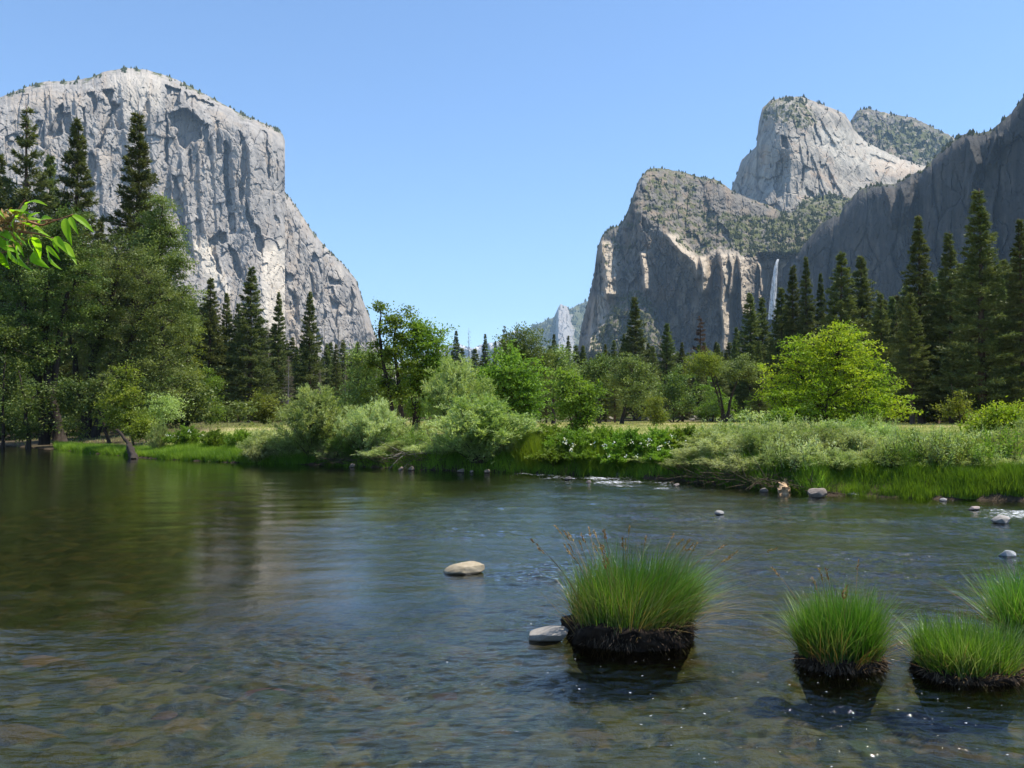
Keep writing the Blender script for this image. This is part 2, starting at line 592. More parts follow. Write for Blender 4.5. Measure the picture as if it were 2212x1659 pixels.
colr = pal[(rr * 997 % 8).astype(int) % 8] * (.7 + .6 * (rr * 131 % 1))[..., None] * (.6 + .7 * sstep(10, 5, Y) + .12 * gnoise(X * .7, Y * .7, 70))[..., None]  # cobble colour paler near the camera, darker farther out
colr = np.where((np.where(big, e1, e2) < .06)[..., None], np.array([.03, .028, .014]), colr)
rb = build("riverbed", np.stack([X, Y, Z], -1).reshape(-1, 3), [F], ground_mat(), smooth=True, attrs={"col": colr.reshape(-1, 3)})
tag(rb, "cobbled brown river bed seen through the shallow clear water", "river bed", kind="structure")

# ------------------------------------------------------------------ water surface
def water_mat():
    m, t, out = nt("water")
    g = t.nodes.new("ShaderNodeNewGeometry")
    at = t.nodes.new("ShaderNodeAttribute"); at.attribute_name = "rough"
    fo = t.nodes.new("ShaderNodeAttribute"); fo.attribute_name = "foam_glint"
    nz = noise(t, mapping(t, g.outputs["Position"], (1.2, 2.2, 1)), 9, 4, .6)
    b = t.nodes.new("ShaderNodeBump"); b.inputs["Distance"].default_value = .018
    t.links.new(ramp(t, at.outputs["Fac"], 0, 1, .06, .8), b.inputs["Strength"])
    t.links.new(nz, b.inputs["Height"])
    fr = t.nodes.new("ShaderNodeFresnel"); fr.inputs[0].default_value = 1.35
    t.links.new(b.outputs[0], fr.inputs["Normal"])
    tr = t.nodes.new("ShaderNodeBsdfTransparent"); tr.inputs[0].default_value = (.58, .66, .54, 1)
    gl = t.nodes.new("ShaderNodeBsdfGlossy"); gl.inputs["Roughness"].default_value = .045
    gl.inputs["Color"].default_value = (1, 1, 1, 1)
    t.links.new(b.outputs[0], gl.inputs["Normal"])
    mx = t.nodes.new("ShaderNodeMixShader")
    t.links.new(fr.outputs[0], mx.inputs[0]); t.links.new(tr.outputs[0], mx.inputs[1]); t.links.new(gl.outputs[0], mx.inputs[2])
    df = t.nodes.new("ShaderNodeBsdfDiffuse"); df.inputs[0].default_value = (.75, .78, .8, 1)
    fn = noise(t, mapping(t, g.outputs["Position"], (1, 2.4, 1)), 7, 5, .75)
    glint_n = noise(t, mapping(t, g.outputs["Position"], (1, 1.6, 1)), 26, 2, .5)
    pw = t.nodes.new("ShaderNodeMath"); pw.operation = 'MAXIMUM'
    t.links.new(fn, pw.inputs[0]); t.links.new(ramp(t, glint_n, .73, .75, 0, .95), pw.inputs[1])  # fine white flecks painted in as sun glints on the ripples
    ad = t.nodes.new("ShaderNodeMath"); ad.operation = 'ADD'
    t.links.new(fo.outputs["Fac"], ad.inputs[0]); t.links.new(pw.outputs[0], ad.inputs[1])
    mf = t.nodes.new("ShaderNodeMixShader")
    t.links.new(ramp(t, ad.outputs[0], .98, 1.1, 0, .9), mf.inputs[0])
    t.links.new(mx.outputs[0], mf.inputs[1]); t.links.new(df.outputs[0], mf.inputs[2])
    t.links.new(mf.outputs[0], out.inputs[0])
    return m


def water_sheet():
    rows = np.concatenate([np.linspace(916, 960, 40), np.linspace(960, 1700, 620)[1:], np.linspace(1700, 3200, 60)[1:]])
    dist = CAMH * 1840.0 / (rows - 900.0)
    ang = np.linspace(-.9, .9, 900)
    A, D = np.meshgrid(ang, dist)
    X, Y = A * D, D
    ny, nx = X.shape
    i = np.arange(ny - 1)[:, None] * nx + np.arange(nx - 1)[None]
    F = np.stack([i, i + nx, i + nx + 1, i + 1], -1).reshape(-1, 4)
    s = inland(X, Y)
    rough = .12 + .88 * sstep(-.32, .05, A + .12 * gnoise(X * .2, Y * .2, 4)) * sstep(45, 20, D)
    rough = np.maximum(rough, sstep(9.5, 6, D + 1.2 * gnoise(X * .6, Y * .6, 8)) * .95)
    patch = sstep(-.25, .45, gnoise(X * .35, Y * .35 * 1.6, 14) + .3 * gnoise(X * 1.1, Y * 1.6, 15))
    rough = rough * (.5 + .5 * patch)
    wx = X + .35 * gnoise(X * .5, Y * .5, 21); wy = Y + .35 * gnoise(X * .5, Y * .5, 22)
    z = .016 * gnoise(wx * .45, wy * .9, 1) + .013 * gnoise(wx * 1.1, wy * 2.1, 2)
    z += rough * (.020 * gnoise(wx * 2.3, wy * 4.4, 3) + .015 * gnoise(wx * 5, wy * 8, 5) * sstep(40, 8, D) + .010 * gnoise(wx * 11, wy * 16, 6) * sstep(20, 6, D))
    z *= .3 + .7 * rough
    foam_glint = np.zeros(X.shape)
    # riffle along the middle of the far bank and the right-hand shallows
    rif = sstep(.0, .4, -s) * sstep(5.2, 1.0, -s) * sstep(-.04, .05, A) * sstep(.22, .16, A)
    foam_glint = np.maximum(foam_glint, sstep(0, .6, rif) * (.355 + .26 * fbm(X * .9, Y * 1.3, 3, 61)) + rif * .04)
    r2 = sstep(.42, .6, A) * sstep(1.0, 2.2, -s) * sstep(4.5, 3.0, -s)
    foam_glint = np.maximum(foam_glint, r2 * .50)
    r3 = sstep(.5, .62, A) * sstep(11.5, 10.6, D) * sstep(9.2, 10., D)
    foam_glint = np.maximum(foam_glint, r3 * .42)
    foam_glint = np.maximum(foam_glint, .24 * rough * sstep(-.3, .1, A) * (.72 + .28 * sstep(.0, .6, gnoise(X * 1.1, Y * 1.3, 91))))  # lets the painted glint flecks show across rippled water
    z += .06 * np.maximum(rif, .6 * r2) * fbm(X * 2.2, Y * 2.6, 3, 33)
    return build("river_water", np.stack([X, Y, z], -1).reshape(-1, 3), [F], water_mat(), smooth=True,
                 attrs={"rough": rough.ravel(), "foam_glint": foam_glint.ravel()})


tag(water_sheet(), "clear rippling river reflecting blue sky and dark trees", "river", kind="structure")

# ------------------------------------------------------------------ mountains
M['granite_l'] = rock_mat("granite_bright", (.215, .197, .18), (.35, .322, .29), warm=(.37, .29, .21), pale=(.60, .53, .43))
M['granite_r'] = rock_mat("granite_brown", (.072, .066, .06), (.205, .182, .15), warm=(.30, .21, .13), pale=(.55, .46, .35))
M['granite_m'] = rock_mat("granite_dome", (.17, .155, .135), (.37, .33, .275), warm=(.44, .29, .18), pale=(.55, .50, .42))
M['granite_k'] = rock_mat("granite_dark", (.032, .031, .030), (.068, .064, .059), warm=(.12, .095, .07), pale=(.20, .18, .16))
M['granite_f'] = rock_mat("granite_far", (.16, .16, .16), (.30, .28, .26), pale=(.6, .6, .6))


def c1(*p):   # measured on the enlarged left cliff
    return [(x * .3788, 117.8 + y * .3788) for x, y in p]


def c2(*p):   # measured on the enlarged right cliffs
    return [(1178.3 + x * .4673, 157.1 + y * .4673) for x, y in p]


def relief(top, ybot, step, depth, mask, seed, jag=1.2, vstep=2.0, back=.35, left_side=True, right_side=True):
    top = np.array(top, float)
    xs = np.arange(top[0, 0], top[-1, 0] + .01, step)
    ty = np.interp(xs, top[:, 0], top[:, 1])
    ty = ty + jag * fbm(xs / 9.0, xs * 0 + seed, 4, seed) * 2
    nr = int((ybot - ty.min()) / vstep)
    v = np.linspace(0, 1, nr)[:, None]
    Yd = ty[None] + (ybot - ty[None]) * v
    Xd = np.broadcast_to(xs[None], Yd.shape)
    D = depth(Xd, Yd, Yd - ty[None])
    pts = P(Xd, Yd, D)
    msk = mask(Xd, Yd, Yd - ty[None])
    cam0 = np.array([0, 0, CAMH])
    # the mountain's far side: from the crest back and down to the ground
    rows, mr = [], []
    for k in (4, 3, 2, 1):
        f = back * k / 4
        q = cam0 + (pts[0] - cam0) * (1 + f)
        q[:, 2] = (pts[0][:, 2]) * (1 - (k / 4) ** 2 * .97)
        rows.append(q); mr.append(msk[0])
    G = np.concatenate([np.stack(rows), pts], 0)
    Mk = np.concatenate([np.stack(mr), msk], 0)
    cl, cr = [], []
    for k in (3, 2, 1):
        f = back * k / 3
        a = cam0 + (G[:, 0] - cam0) * (1 + f); a[:, 2] = np.minimum(G[:, 0, 2], G[:, 0, 2] * (1 - .2 * k / 3))
        cl.append(a)
        b = cam0 + (G[:, -1] - cam0) * (1 + f); b[:, 2] = np.minimum(G[:, -1, 2], G[:, -1, 2] * (1 - .2 * k / 3))
        cr.append(b)
    L = np.stack(cl, 1); R = np.stack(cr[::-1], 1)
    G = np.concatenate([L, G, R], 1)
    Mk = np.concatenate([np.repeat(Mk[:, :1], 3, 1), Mk, np.repeat(Mk[:, -1:], 3, 1)], 1)
    ny, nx = G.shape[:2]
    i = np.arange(ny - 1)[:, None] * nx + np.arange(nx - 1)[None]
    F = np.stack([i, i + nx, i + nx + 1, i + 1], -1).reshape(-1, 4)
    return G.reshape(-1, 3), F, Mk.reshape(-1, 3), (pts, msk, Xd, Yd)


def soft(X, Y, pts, w=3.0, warp=4.0, seed=0):
    wx = X + warp * fbm(X / 16, Y / 26, 3, seed + 50)
    wy = Y + warp * fbm(X / 16, Y / 26, 3, seed + 51)
    return sstep(w, -w, polydist(wx, wy, pts))


def flakes(X, Y, sx, sy, seed, amp, tilt, crack=.22):
    wx = X + sx * .45 * fbm(X / sx / 1.3, Y / sy / 1.3, 3, seed)
    wy = Y + sy * .45 * fbm(X / sx / 1.3, Y / sy / 1.3, 3, seed + 5)
    r, tl, f, e = voro(wx / sx, wy / sy, seed)
    return amp * (r - .5) + tilt * tl + crack * amp * sstep(.09, .0, e)


def rib(X, Y, line, wl, wr, amp):
    """buttress along a polyline (top to bottom): steep left flank (width wl), gentler right flank (wr)"""
    line = np.array(line, float)
    lx = np.interp(Y, line[:, 1], line[:, 0])
    d = X - lx + 3 * fbm(X / 12, Y / 18, 3, int(line[0, 0]))
    prof = np.where(d < 0, np.clip(1 + d / wl, 0, 1), np.clip(1 - d / wr, 0, 1))
    ends = sstep(line[0, 1] - 6, line[0, 1] + 8, Y) * sstep(line[-1, 1] + 14, line[-1, 1] - 6, Y)
    return -amp * prof * ends


# --- the great cliff on the left
CAP_TOP = [(-420, 300), (-200, 250), (-60, 222), (0, 210), (38, 195), (95, 176), (151, 175), (197, 167), (227, 154), (273, 147), (314, 150), (360, 163),
           (390, 176), (454, 209), (519, 245), (568, 265), (602, 281), (611, 290), (616, 306)]
REC = [  # hollows of the face, measured polygons and depth in metres
    (c1((948, 175), (1020, 200), (1035, 280), (985, 300), (965, 320), (948, 300)), 45),
    (c1((965, 330), (1060, 305), (1110, 330), (1155, 385), (1140, 475), (1100, 500), (1060, 545), (1020, 520), (1010, 420), (965, 410)), 60),
    (c1((1045, 215), (1200, 275), (1215, 300), (1160, 315), (1090, 300), (1050, 260)), 32),
    (c1((590, 200), (645, 208), (642, 260), (680, 290), (660, 330), (610, 360), (635, 300), (600, 240)), 38),
    (c1((495, 220), (540, 212), (548, 300), (535, 345), (530, 300)), 30),
    (c1((350, 280), (356, 380), (340, 470), (258, 470), (300, 400), (320, 320)), 34),
    (c1((360, 340), (400, 330), (415, 400), (400, 470), (370, 440)), 20),
    (c1((622, 350), (640, 340), (600, 450), (565, 530), (552, 525), (590, 430)), 26),
    (c1((505, 560), (535, 560), (550, 640), (520, 720), (540, 760), (505, 800), (495, 700)), 30),
    (c1((938, 310), (950, 310), (958, 640), (940, 620)), 22),
    (c1((985, 680), (1005, 700), (1052, 900), (1090, 1130), (1060, 1130), (1020, 960), (985, 800)), 30),
    (c1((1280, 495), (1308, 520), (1300, 700), (1320, 860), (1290, 860), (1275, 640)), 30),
    (c1((1365, 430), (1400, 480), (1410, 600), (1380, 860), (1360, 840), (1378, 620)), 26),
    (c1((1150, 400), (1185, 400), (1200, 560), (1150, 640), (1140, 540)), 26),
    (c1((1230, 380), (1250, 380), (1260, 560), (1235, 560)), 18),
    (c1((1070, 560), (1085, 540), (1100, 700), (1070, 720)), 18),
    (c1((1500, 430), (1518, 440), (1545, 700), (1525, 720)), 24),
    (c1((1560, 560), (1580, 560), (1590, 720), (1570, 740)), 14),
    (c1((1568, 920), (1592, 935), (1582, 985), (1560, 950)), 18),
    (c1((1405, 830), (1440, 950), (1482, 990), (1502, 1080), (1492, 1150), (1440, 1050), (1405, 960)), 34),
    (c1((1300, 900), (1330, 900), (1345, 1020), (1310, 1030)), 20),
    (c1((1190, 1060), (1235, 1010), (1290, 1015), (1300, 1060), (1275, 1085), (1240, 1060), (1225, 1120), (1265, 1250), (1240, 1240), (1205, 1120)), 30),
    (c1((1300, 1080), (1340, 1110), (1392, 1235), (1372, 1290), (1320, 1200)), 34),
    (c1((1120, 930), (1150, 950), (1130, 1110), (1112, 1050)), 14),
    (c1((470, 300), (485, 300), (490, 500), (475, 480)), 16),
    (c1((200, 380), (240, 370), (230, 470), (190, 480)), 16),
    (c1((120, 230), (160, 220), (150, 290), (110, 280)), 14),
]
RIBS = [(c1((1130, 500), (1140, 700), (1150, 900), (1165, 1000)), 5, 26, 22), (c1((1210, 460), (1225, 700), (1240, 1000)), 4, 18, 16),
        (c1((1320, 480), (1330, 700), (1345, 860)), 4, 24, 20), (c1((1420, 500), (1430, 700), (1425, 900)), 5, 24, 22),
        (c1((1545, 450), (1560, 650), (1570, 850), (1590, 1000)), 4, 14, 20), (c1((1030, 560), (1060, 780), (1090, 980), (1110, 1150)), 5, 20, 22),
        (c1((975, 640), (985, 800), (1030, 1000)), 3, 14, 14), (c1((560, 560), (580, 700), (590, 900)), 5, 24, 20),
        (c1((420, 200), (440, 330), (450, 500)), 4, 22, 20), (c1((280, 180), (290, 260), (300, 420)), 4, 22, 18),
        (c1((690, 150), (700, 300), (720, 480), (740, 700)), 8, 34, 18), (c1((850, 200), (860, 400), (880, 700)), 6, 28, 14)]


def cap_depth(X, Y, dt):
    D = 2080 + np.clip(X, -400, 640) * .80
    D = D - np.clip(Y - 300, -200, 600) * .42
    D = D - 90 * sstep(430, 760, Y) * sstep(200, 500, X)
    D = D + 190 * np.exp(-np.clip(dt, 0, None) / 16.0)
    D = D + 60 * sstep(40, 0, 616 - X) * 1.0                          # the prow turns away
    D = D - 40 * np.exp(-((X - (540 + (Y - 400) * .1)) / 45) ** 2)
    for pts, a in REC:
        D = D + a * 1.0 * soft(X, Y, pts, 1.3, 8, int(pts[0][0]))
    for ln, wl, wr, a in RIBS:
        D = D + rib(X, Y, ln, wl, wr, a * .55)
    D = D + flakes(X, Y, 50, 100, 3, 11, 18) + flakes(X + Y * .25, Y, 19, 34, 8, 6, 9, .25) + flakes(X - Y * .2, Y, 7, 12, 12, 2.2, 4, .25)
    D = D - 3 * fbm(X / 30, Y / 90, 4, 44, True) - .8 * fbm(X / 5, Y / 8, 3, 45)
    return D


def cap_mask(X, Y, dt):
    veg = .85 * np.exp(-dt / 9.0) * sstep(-.2, .5, gnoise(X / 22, Y / 22, 3) + .1)
    pale = 1. * soft(X, Y, c1((1090, 1060), (1180, 1050), (1250, 1200), (1320, 1370), (1290, 1400), (1150, 1250)), 8, 5, 1)
    pale = np.maximum(pale, .95 * soft(X, Y, c1((1480, 1130), (1620, 1060), (1640, 1300), (1680, 1700), (1480, 1700), (1500, 1300)), 10, 8, 2))
    pale = np.maximum(pale, .45 * soft(X, Y, c1((600, 130), (740, 80), (940, 110), (930, 300), (760, 420), (660, 260)), 14, 8, 3))
    pale = pale * (.6 + .4 * sstep(-.3, .4, fbm(X / 12, Y / 40, 3, 6)))
    warm = .5 * sstep(.05, .5, fbm(X / 40, Y / 160, 3, 15))
    return np.stack([veg, pale, warm], -1)


EAST_TOP = [(606, 395), (616, 418), (625, 425), (644, 451), (670, 493), (701, 531), (742, 571), (769, 603), (784, 648), (799, 686), (806, 712), (818, 740), (835, 775), (860, 800)]


def east_depth(X, Y, dt):
    D = 2800 + (X - 615) * 2.2 - np.clip(Y - 420, 0, 500) * .75
    D = D + 150 * np.exp(-np.clip(dt, 0, None) / 14.0)
    D = D + flakes(X, Y, 24, 66, 23, 34, 34) + flakes(X, Y, 10, 26, 28, 10, 14) + flakes(X, Y, 4.5, 9, 32, 2.5, 4)
    for pts, a in [(c1((1640, 1330), (1700, 1380), (1690, 1520), (1650, 1500)), 30), (c1((1870, 1270), (1940, 1290), (1950, 1320), (1880, 1310)), 36),
                   (c1((2000, 1330), (2025, 1380), (2000, 1500), (1970, 1490)), 40), (c1((1810, 1180), (1840, 1240), (1830, 1280)), 30),
                   (c1((1760, 1240), (1780, 1250), (1800, 1400), (1780, 1380)), 28), (c1((1880, 1380), (1930, 1420), (1920, 1560), (1890, 1500)), 30)]:
        D = D + a * soft(X, Y, pts, 2.5, 4, int(pts[0][0]))
    D = D - 7 * fbm(X / 24, Y / 40, 4, 64, True)
    return D


def east_mask(X, Y, dt):
    veg = .8 * np.exp(-dt / 6.0) * sstep(-.2, .5, gnoise(X / 12, Y / 12, 3) + .15)
    return np.stack([veg, .25 * sstep(0, .5, fbm(X / 30, Y / 50, 3, 5)), .6 * sstep(700, 640, X) * sstep(-.2, .4, fbm(X / 25, Y / 80, 3, 9))], -1)


V1, F1, K1, cap_front = relief(CAP_TOP, 904, 1.9, cap_depth, cap_mask, 3, .9, 1.9)
V2, F2, K2, east_front = relief(EAST_TOP, 904, 1.9, east_depth, east_mask, 5, .9, 1.9)
o = build("mountain", np.vstack([V1, V2]), [np.vstack([F1, F2 + len(V1)])], M['granite_l'], smooth=False, attrs={"mask": np.vstack([K1, K2])})
tag(o, "huge pale granite cliff with a sheer prow on the left of the valley", "mountain", kind="structure")

# --- lower rock on the right with shaded wall and lit ribs
LIP = c2((380, 640), (440, 640), (480, 680), (560, 740), (640, 830), (720, 860), (800, 820), (880, 830), (960, 862), (1060, 868), (1150, 868), (1400, 870))
LIP = np.array(LIP)
LC_TOP = c2((112, 1420), (135, 1340), (150, 1280), (165, 1180), (190, 1080), (222, 950), (238, 820), (260, 755), (300, 718), (345, 705), (380, 640), (400, 580), (430, 500), (465, 452), (500, 440), (560, 445),
            (640, 460), (700, 480), (780, 490), (830, 520), (870, 550), (960, 588), (1050, 620), (1090, 645), (1150, 648), (1210, 600), (1290, 590), (1400, 590))
LC_RIB = [(c2((715, 850), (730, 930), (725, 1010)), 4, 16, 55), (c2((812, 835), (820, 950), (815, 1080), (828, 1200), (822, 1290)), 4, 20, 60),
          (c2((850, 835), (862, 930), (850, 1020)), 3, 12, 35), (c2((892, 850), (905, 930), (905, 1060), (915, 1120)), 4, 18, 45),
          (c2((440, 830), (455, 900), (462, 1000)), 5, 10, 50), (c2((258, 780), (275, 900), (280, 1030)), 4, 26, 45),
          (c2((985, 880), (995, 960), (985, 1040)), 3, 12, 30), (c2((650, 840), (690, 880), (705, 940)), 6, 20, 50),
          (c2((560, 745), (600, 800), (640, 840)), 8, 24, 30), (c2((235, 1020), (215, 1150), (200, 1300)), 6, 26, 30)]


def lc_depth(X, Y, dt):
    lip = np.interp(X, LIP[:, 0], LIP[:, 1])
    lip = lip + 5 * fbm(X / 14, Y * 0 + 3, 3, 7)
    lipL = sstep(1340, 1400, X)
    D = 2230 - (X - 1250) * .34
    above = np.clip(lip - Y, 0, None) * lipL
    D = D + above * 2.6                                                    # vegetated shelf leaning back above the wall
    D = D + 100 * np.exp(-np.clip(dt, 0, None) / 7.0)
    D = D - np.clip(Y - lip, 0, None) * .03
    # left flank falls away steeply to the left
    D = D + np.clip(1395 - X, 0, 200) * 2.3 * sstep(700, 400, Y) + np.clip(1330 - X, 0, 200) * 1.6 * sstep(450, 640, Y)
    # recess that holds the waterfall
    D = D + 110 * sstep(1618, 1655, X) * sstep(1770, 1690, X) * sstep(540, 562, Y)
    # talus apron with shrubs at the foot
    ap = soft(X, Y, c2((160, 1290), (330, 1060), (430, 1010), (500, 1100), (560, 1260), (700, 1330), (700, 1500), (100, 1500)), 20, 6, 4)
    D = D - ap * (40 + np.clip(Y - 640, 0, 200) * 1.1)
    for ln, wl, wr, a in LC_RIB:
        D = D + rib(X, Y, ln, wl, wr * 1.3, a * 1.3) * (1 + .010 * np.clip(Y - ln[0][1], 0, 200))
    wall = sstep(-4, 6, Y - lip)
    D = D + flakes(X, Y, 24, 60, 53, 20, 24) + flakes(X, Y, 9, 19, 58, 7, 10) + flakes(X, Y, 4, 7, 59, 2.5, 3.5)
    D = D + (1 - wall) * 18 * fbm(X / 26, Y / 18, 4, 60, True)
    return D


def lc_mask(X, Y, dt):
    lip = np.interp(X, LIP[:, 0], LIP[:, 1])
    n = fbm(X / 20, Y / 12, 4, 71)
    bowl = soft(X, Y, c2((780, 660), (900, 640), (1080, 660), (1230, 590), (1420, 590), (1420, 880), (900, 850), (850, 760)), 10, 9, 6)
    veg = np.maximum(bowl * (.62 + .5 * n), sstep(2, -10, Y - lip) * sstep(1370, 1400, X) * (.42 + .5 * n))
    ap = soft(X, Y, c2((160, 1300), (320, 1040), (440, 990), (520, 1100), (560, 1260), (700, 1330), (700, 1500), (100, 1500)), 16, 8, 4)
    veg = np.maximum(veg, ap * (.55 + .7 * fbm(X / 9, Y / 8, 3, 78)))
    veg = np.maximum(veg, .7 * np.exp(-dt / 5))
    veg = np.maximum(veg, sstep(1400, 1370, X) * (.3 + .5 * n) * sstep(640, 560, Y))
    edge = sstep(34, 6, np.abs(Y - lip - 14)) * sstep(1420, 1480, X)
    pale = .5 * edge * sstep(-.3, .3, fbm(X / 10, Y / 20, 3, 72) + .1)
    for ln, wl, wr, a in LC_RIB:
        l = np.array(ln); lx = np.interp(Y, l[:, 1], l[:, 0])
        pale = np.maximum(pale, .75 * sstep(wr + 6, 2, np.abs(X - lx - wr * .4)) * sstep(l[0, 1] - 5, l[0, 1] + 5, Y) * sstep(l[-1, 1] + 8, l[-1, 1] - 5, Y))  # sunlight on each rib's right flank painted in as paler rock
    bare = soft(X, Y, c2((700, 500), (830, 530), (1050, 625), (1080, 660), (900, 655), (780, 640), (700, 560)), 8, 6, 9)
    veg = veg * (1 - .75 * bare)
    warm = .5 * sstep(0, .4, fbm(X / 22, Y / 60, 3, 73))
    return np.stack([veg, pale, warm], -1)


V, F, K, lc_front = relief(LC_TOP, 904, 1.8, lc_depth, lc_mask, 11, 1.4, 1.8)
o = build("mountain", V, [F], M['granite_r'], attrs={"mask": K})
tag(o, "brown shrub-topped rock with shaded wall left of the waterfall", "mountain", kind="structure")

# --- middle dome
MC_TOP = c2((840, 640), (862, 525), (880, 488), (905, 405), (950, 362), (975, 342), (985, 232), (1002, 165), (1040, 128), (1110, 110), (1190, 110), (1260, 140), (1340, 170),
            (1385, 190), (1412, 232), (1424, 262), (1480, 318), (1560, 360), (1650, 400), (1760, 432), (1900, 470))
mc_base = tps([c + (d,) for c, d in zip(c2((862, 525), (985, 232), (1040, 128), (1190, 110), (1385, 190), (1560, 360), (1760, 432),
                                           (960, 480), (1060, 330), (1110, 430), (1080, 560), (1250, 300), (1250, 500), (1400, 400), (1500, 520), (1600, 600), (1060, 660)),
                                        (3180, 3080, 3040, 3060, 3200, 3300, 3420, 3060, 2900, 2850, 2790, 2960, 2830, 3050, 3020, 3000, 2700))])


def mc_depth(X, Y, dt):
    D = mc_base(X, Y) + 120 * np.exp(-np.clip(dt, 0, None) / 9.0)
    for pts, a in [(c2((1090, 290), (1120, 300), (1125, 350), (1095, 345)), 55), (c2((1065, 420), (1095, 400), (1100, 560), (1070, 590)), 30),
                   (c2((1200, 530), (1240, 560), (1250, 590), (1210, 570)), 30), (c2((1500, 375), (1620, 420), (1610, 435), (1510, 395)), 22)]:
        D = D + a * soft(X, Y, pts, 2.5, 4, int(pts[0][0]))
    for ln in (c2((1180, 330), (1200, 430), (1190, 520)), c2((1230, 360), (1260, 450), (1300, 560)), c2((1300, 420), (1340, 500), (1390, 580)), c2((1130, 380), (1135, 480), (1120, 600)), c2((1270, 200), (1300, 260), (1340, 330))):
        D = D + rib(X, Y, ln, 4, 16, 22)
    D = D + flakes(X, Y, 28, 50, 83, 18, 28) + flakes(X, Y, 11, 24, 88, 7, 10) + flakes(X, Y, 4, 8, 89, 2, 3)
    D = D - 6 * fbm(X / 30, Y / 50, 4, 84, True)
    return D


def mc_mask(X, Y, dt):
    n = fbm(X / 12, Y / 10, 4, 91)
    top = soft(X, Y, c2((990, 130), (1200, 90), (1270, 240), (1180, 270), (1130, 250), (1000, 210)), 12, 8, 3)
    veg = np.maximum(top * (.5 + .6 * n), .3 * sstep(.1, .5, n))
    veg = np.maximum(veg, soft(X, Y, c2((1190, 590), (1300, 560), (1420, 580), (1420, 700), (1100, 700)), 8, 6, 3) * .8)
    pale = .8 * soft(X, Y, c2((1240, 230), (1400, 260), (1560, 360), (1760, 440), (1600, 470), (1350, 420), (1240, 340)), 12, 8, 5) * (.55 + .6 * fbm(X / 8, Y / 14, 3, 92))
    warm = .8 * soft(X, Y, c2((1500, 400), (1650, 410), (1740, 440), (1650, 480), (1520, 460)), 10, 8, 5)
    return np.stack([veg, np.clip(pale, 0, 1), warm], -1)


V, F, K, mc_front = relief(MC_TOP, 560, 1.8, mc_depth, mc_mask, 13, 1.4, 1.8, back=.25)
o = build("mountain", V, [F], M['granite_m'], attrs={"mask": K})
tag(o, "tall pale granite dome rising behind the waterfall rock", "mountain", kind="structure")

# --- higher rock behind it
HC_TOP = c2((1395, 260), (1420, 208), (1440, 175), (1490, 165), (1560, 182), (1620, 195), (1700, 207), (1780, 245), (1850, 280), (1890, 300), (1990, 330), (2100, 380))


def hc_depth(X, Y, dt):
    D = 3900 + (X - 1850) * 1.2 - np.clip(Y - 235, 0, 300) * 2.6 + 120 * np.exp(-np.clip(dt, 0, None) / 8.0)
    D = D + np.clip(1860 - X, 0, 100) * 3
    return D + flakes(X, Y, 20, 26, 93, 40, 50) + flakes(X, Y, 7, 11, 98, 14, 18)


def hc_mask(X, Y, dt):
    n = fbm(X / 14, Y / 10, 4, 101)
    veg = .35 + .6 * n + .3 * soft(X, Y, c2((1520, 250), (1700, 240), (1890, 310), (1880, 400), (1750, 410), (1560, 340)), 10, 6, 2)
    return np.stack([veg, .5 * sstep(.1, .4, fbm(X / 16, Y / 12, 3, 102)), 0 * X], -1)


V, F, K, hc_front = relief(HC_TOP, 420, 1.8, hc_depth, hc_mask, 15, 1.6, 1.8, back=.2)
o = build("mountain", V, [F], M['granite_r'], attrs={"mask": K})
tag(o, "wooded rocky peak half hidden behind the pale dome", "mountain", kind="structure")

# --- shaded ridge on the right
RG_TOP = c2((1095, 880), (1120, 860), (1180, 800), (1240, 738), (1290, 678), (1366, 650), (1380, 612), (1450, 540), (1530, 515), (1610, 516), (1640, 500), (1690, 470), (1740, 452), (1790, 400), (1850, 340),
            (1920, 290), (1960, 274), (2010, 280), (2060, 266), (2100, 232), (2150, 190), (2180, 150), (2230, 80), (2400, -60), (2700, -260), (3100, -420))


def rg_depth(X, Y, dt):
    D = 2140 - (X - 1700) * 1.5
    D = np.maximum(D, 900 + 0 * X)
    D = D + 130 * np.exp(-np.clip(dt, 0, None) / 9.0) - np.clip(dt, 0, 600) * .05
    D = D + flakes(X, Y, 60, 190, 113, 26, 30) + flakes(X, Y, 20, 60, 118, 6, 9) + flakes(X, Y, 6, 14, 119, 1.5, 2.5)
    for ln in (c2((1560, 520), (1590, 600), (1600, 700)), c2((1640, 520), (1660, 600), (1650, 680)), c2((1950, 300), (1990, 420), (1960, 560)), c2((2080, 280), (2060, 360), (2040, 430))):
        D = D + rib(X, Y, ln, 5, 20, 46)
    D = D + 55 * soft(X, Y, c2((1700, 480), (1745, 460), (1750, 900), (1690, 900)), 8, 5, 3)
    return D


def rg_mask(X, Y, dt):
    n = fbm(X / 14, Y / 12, 4, 121)
    veg = .9 * np.exp(-dt / 7) * (.6 + n) + .25 * sstep(.1, .5, n) * sstep(60, 0, dt)
    pale = .35 * sstep(.05, .5, fbm(X / 16, Y / 60, 3, 122)) * sstep(300, 430, Y)
    return np.stack([veg, pale, 0 * X], -1)


V, F, K, rg_front = relief(RG_TOP, 904, 2.0, rg_depth, rg_mask, 17, 1.6, 2.0, back=.3)
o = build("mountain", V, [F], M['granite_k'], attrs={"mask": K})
tag(o, "dark shaded rock ridge climbing to the right edge", "mountain", kind="structure")

# --- far spire and wooded slope down the valley
SE_TOP = [(1020, 790), (1080, 745), (1115, 724), (1150, 706), (1197, 684), (1206, 664), (1211, 657), (1217, 659), (1224, 661), (1229, 668), (1250, 658), (1275, 648), (1300, 635), (1380, 610)]


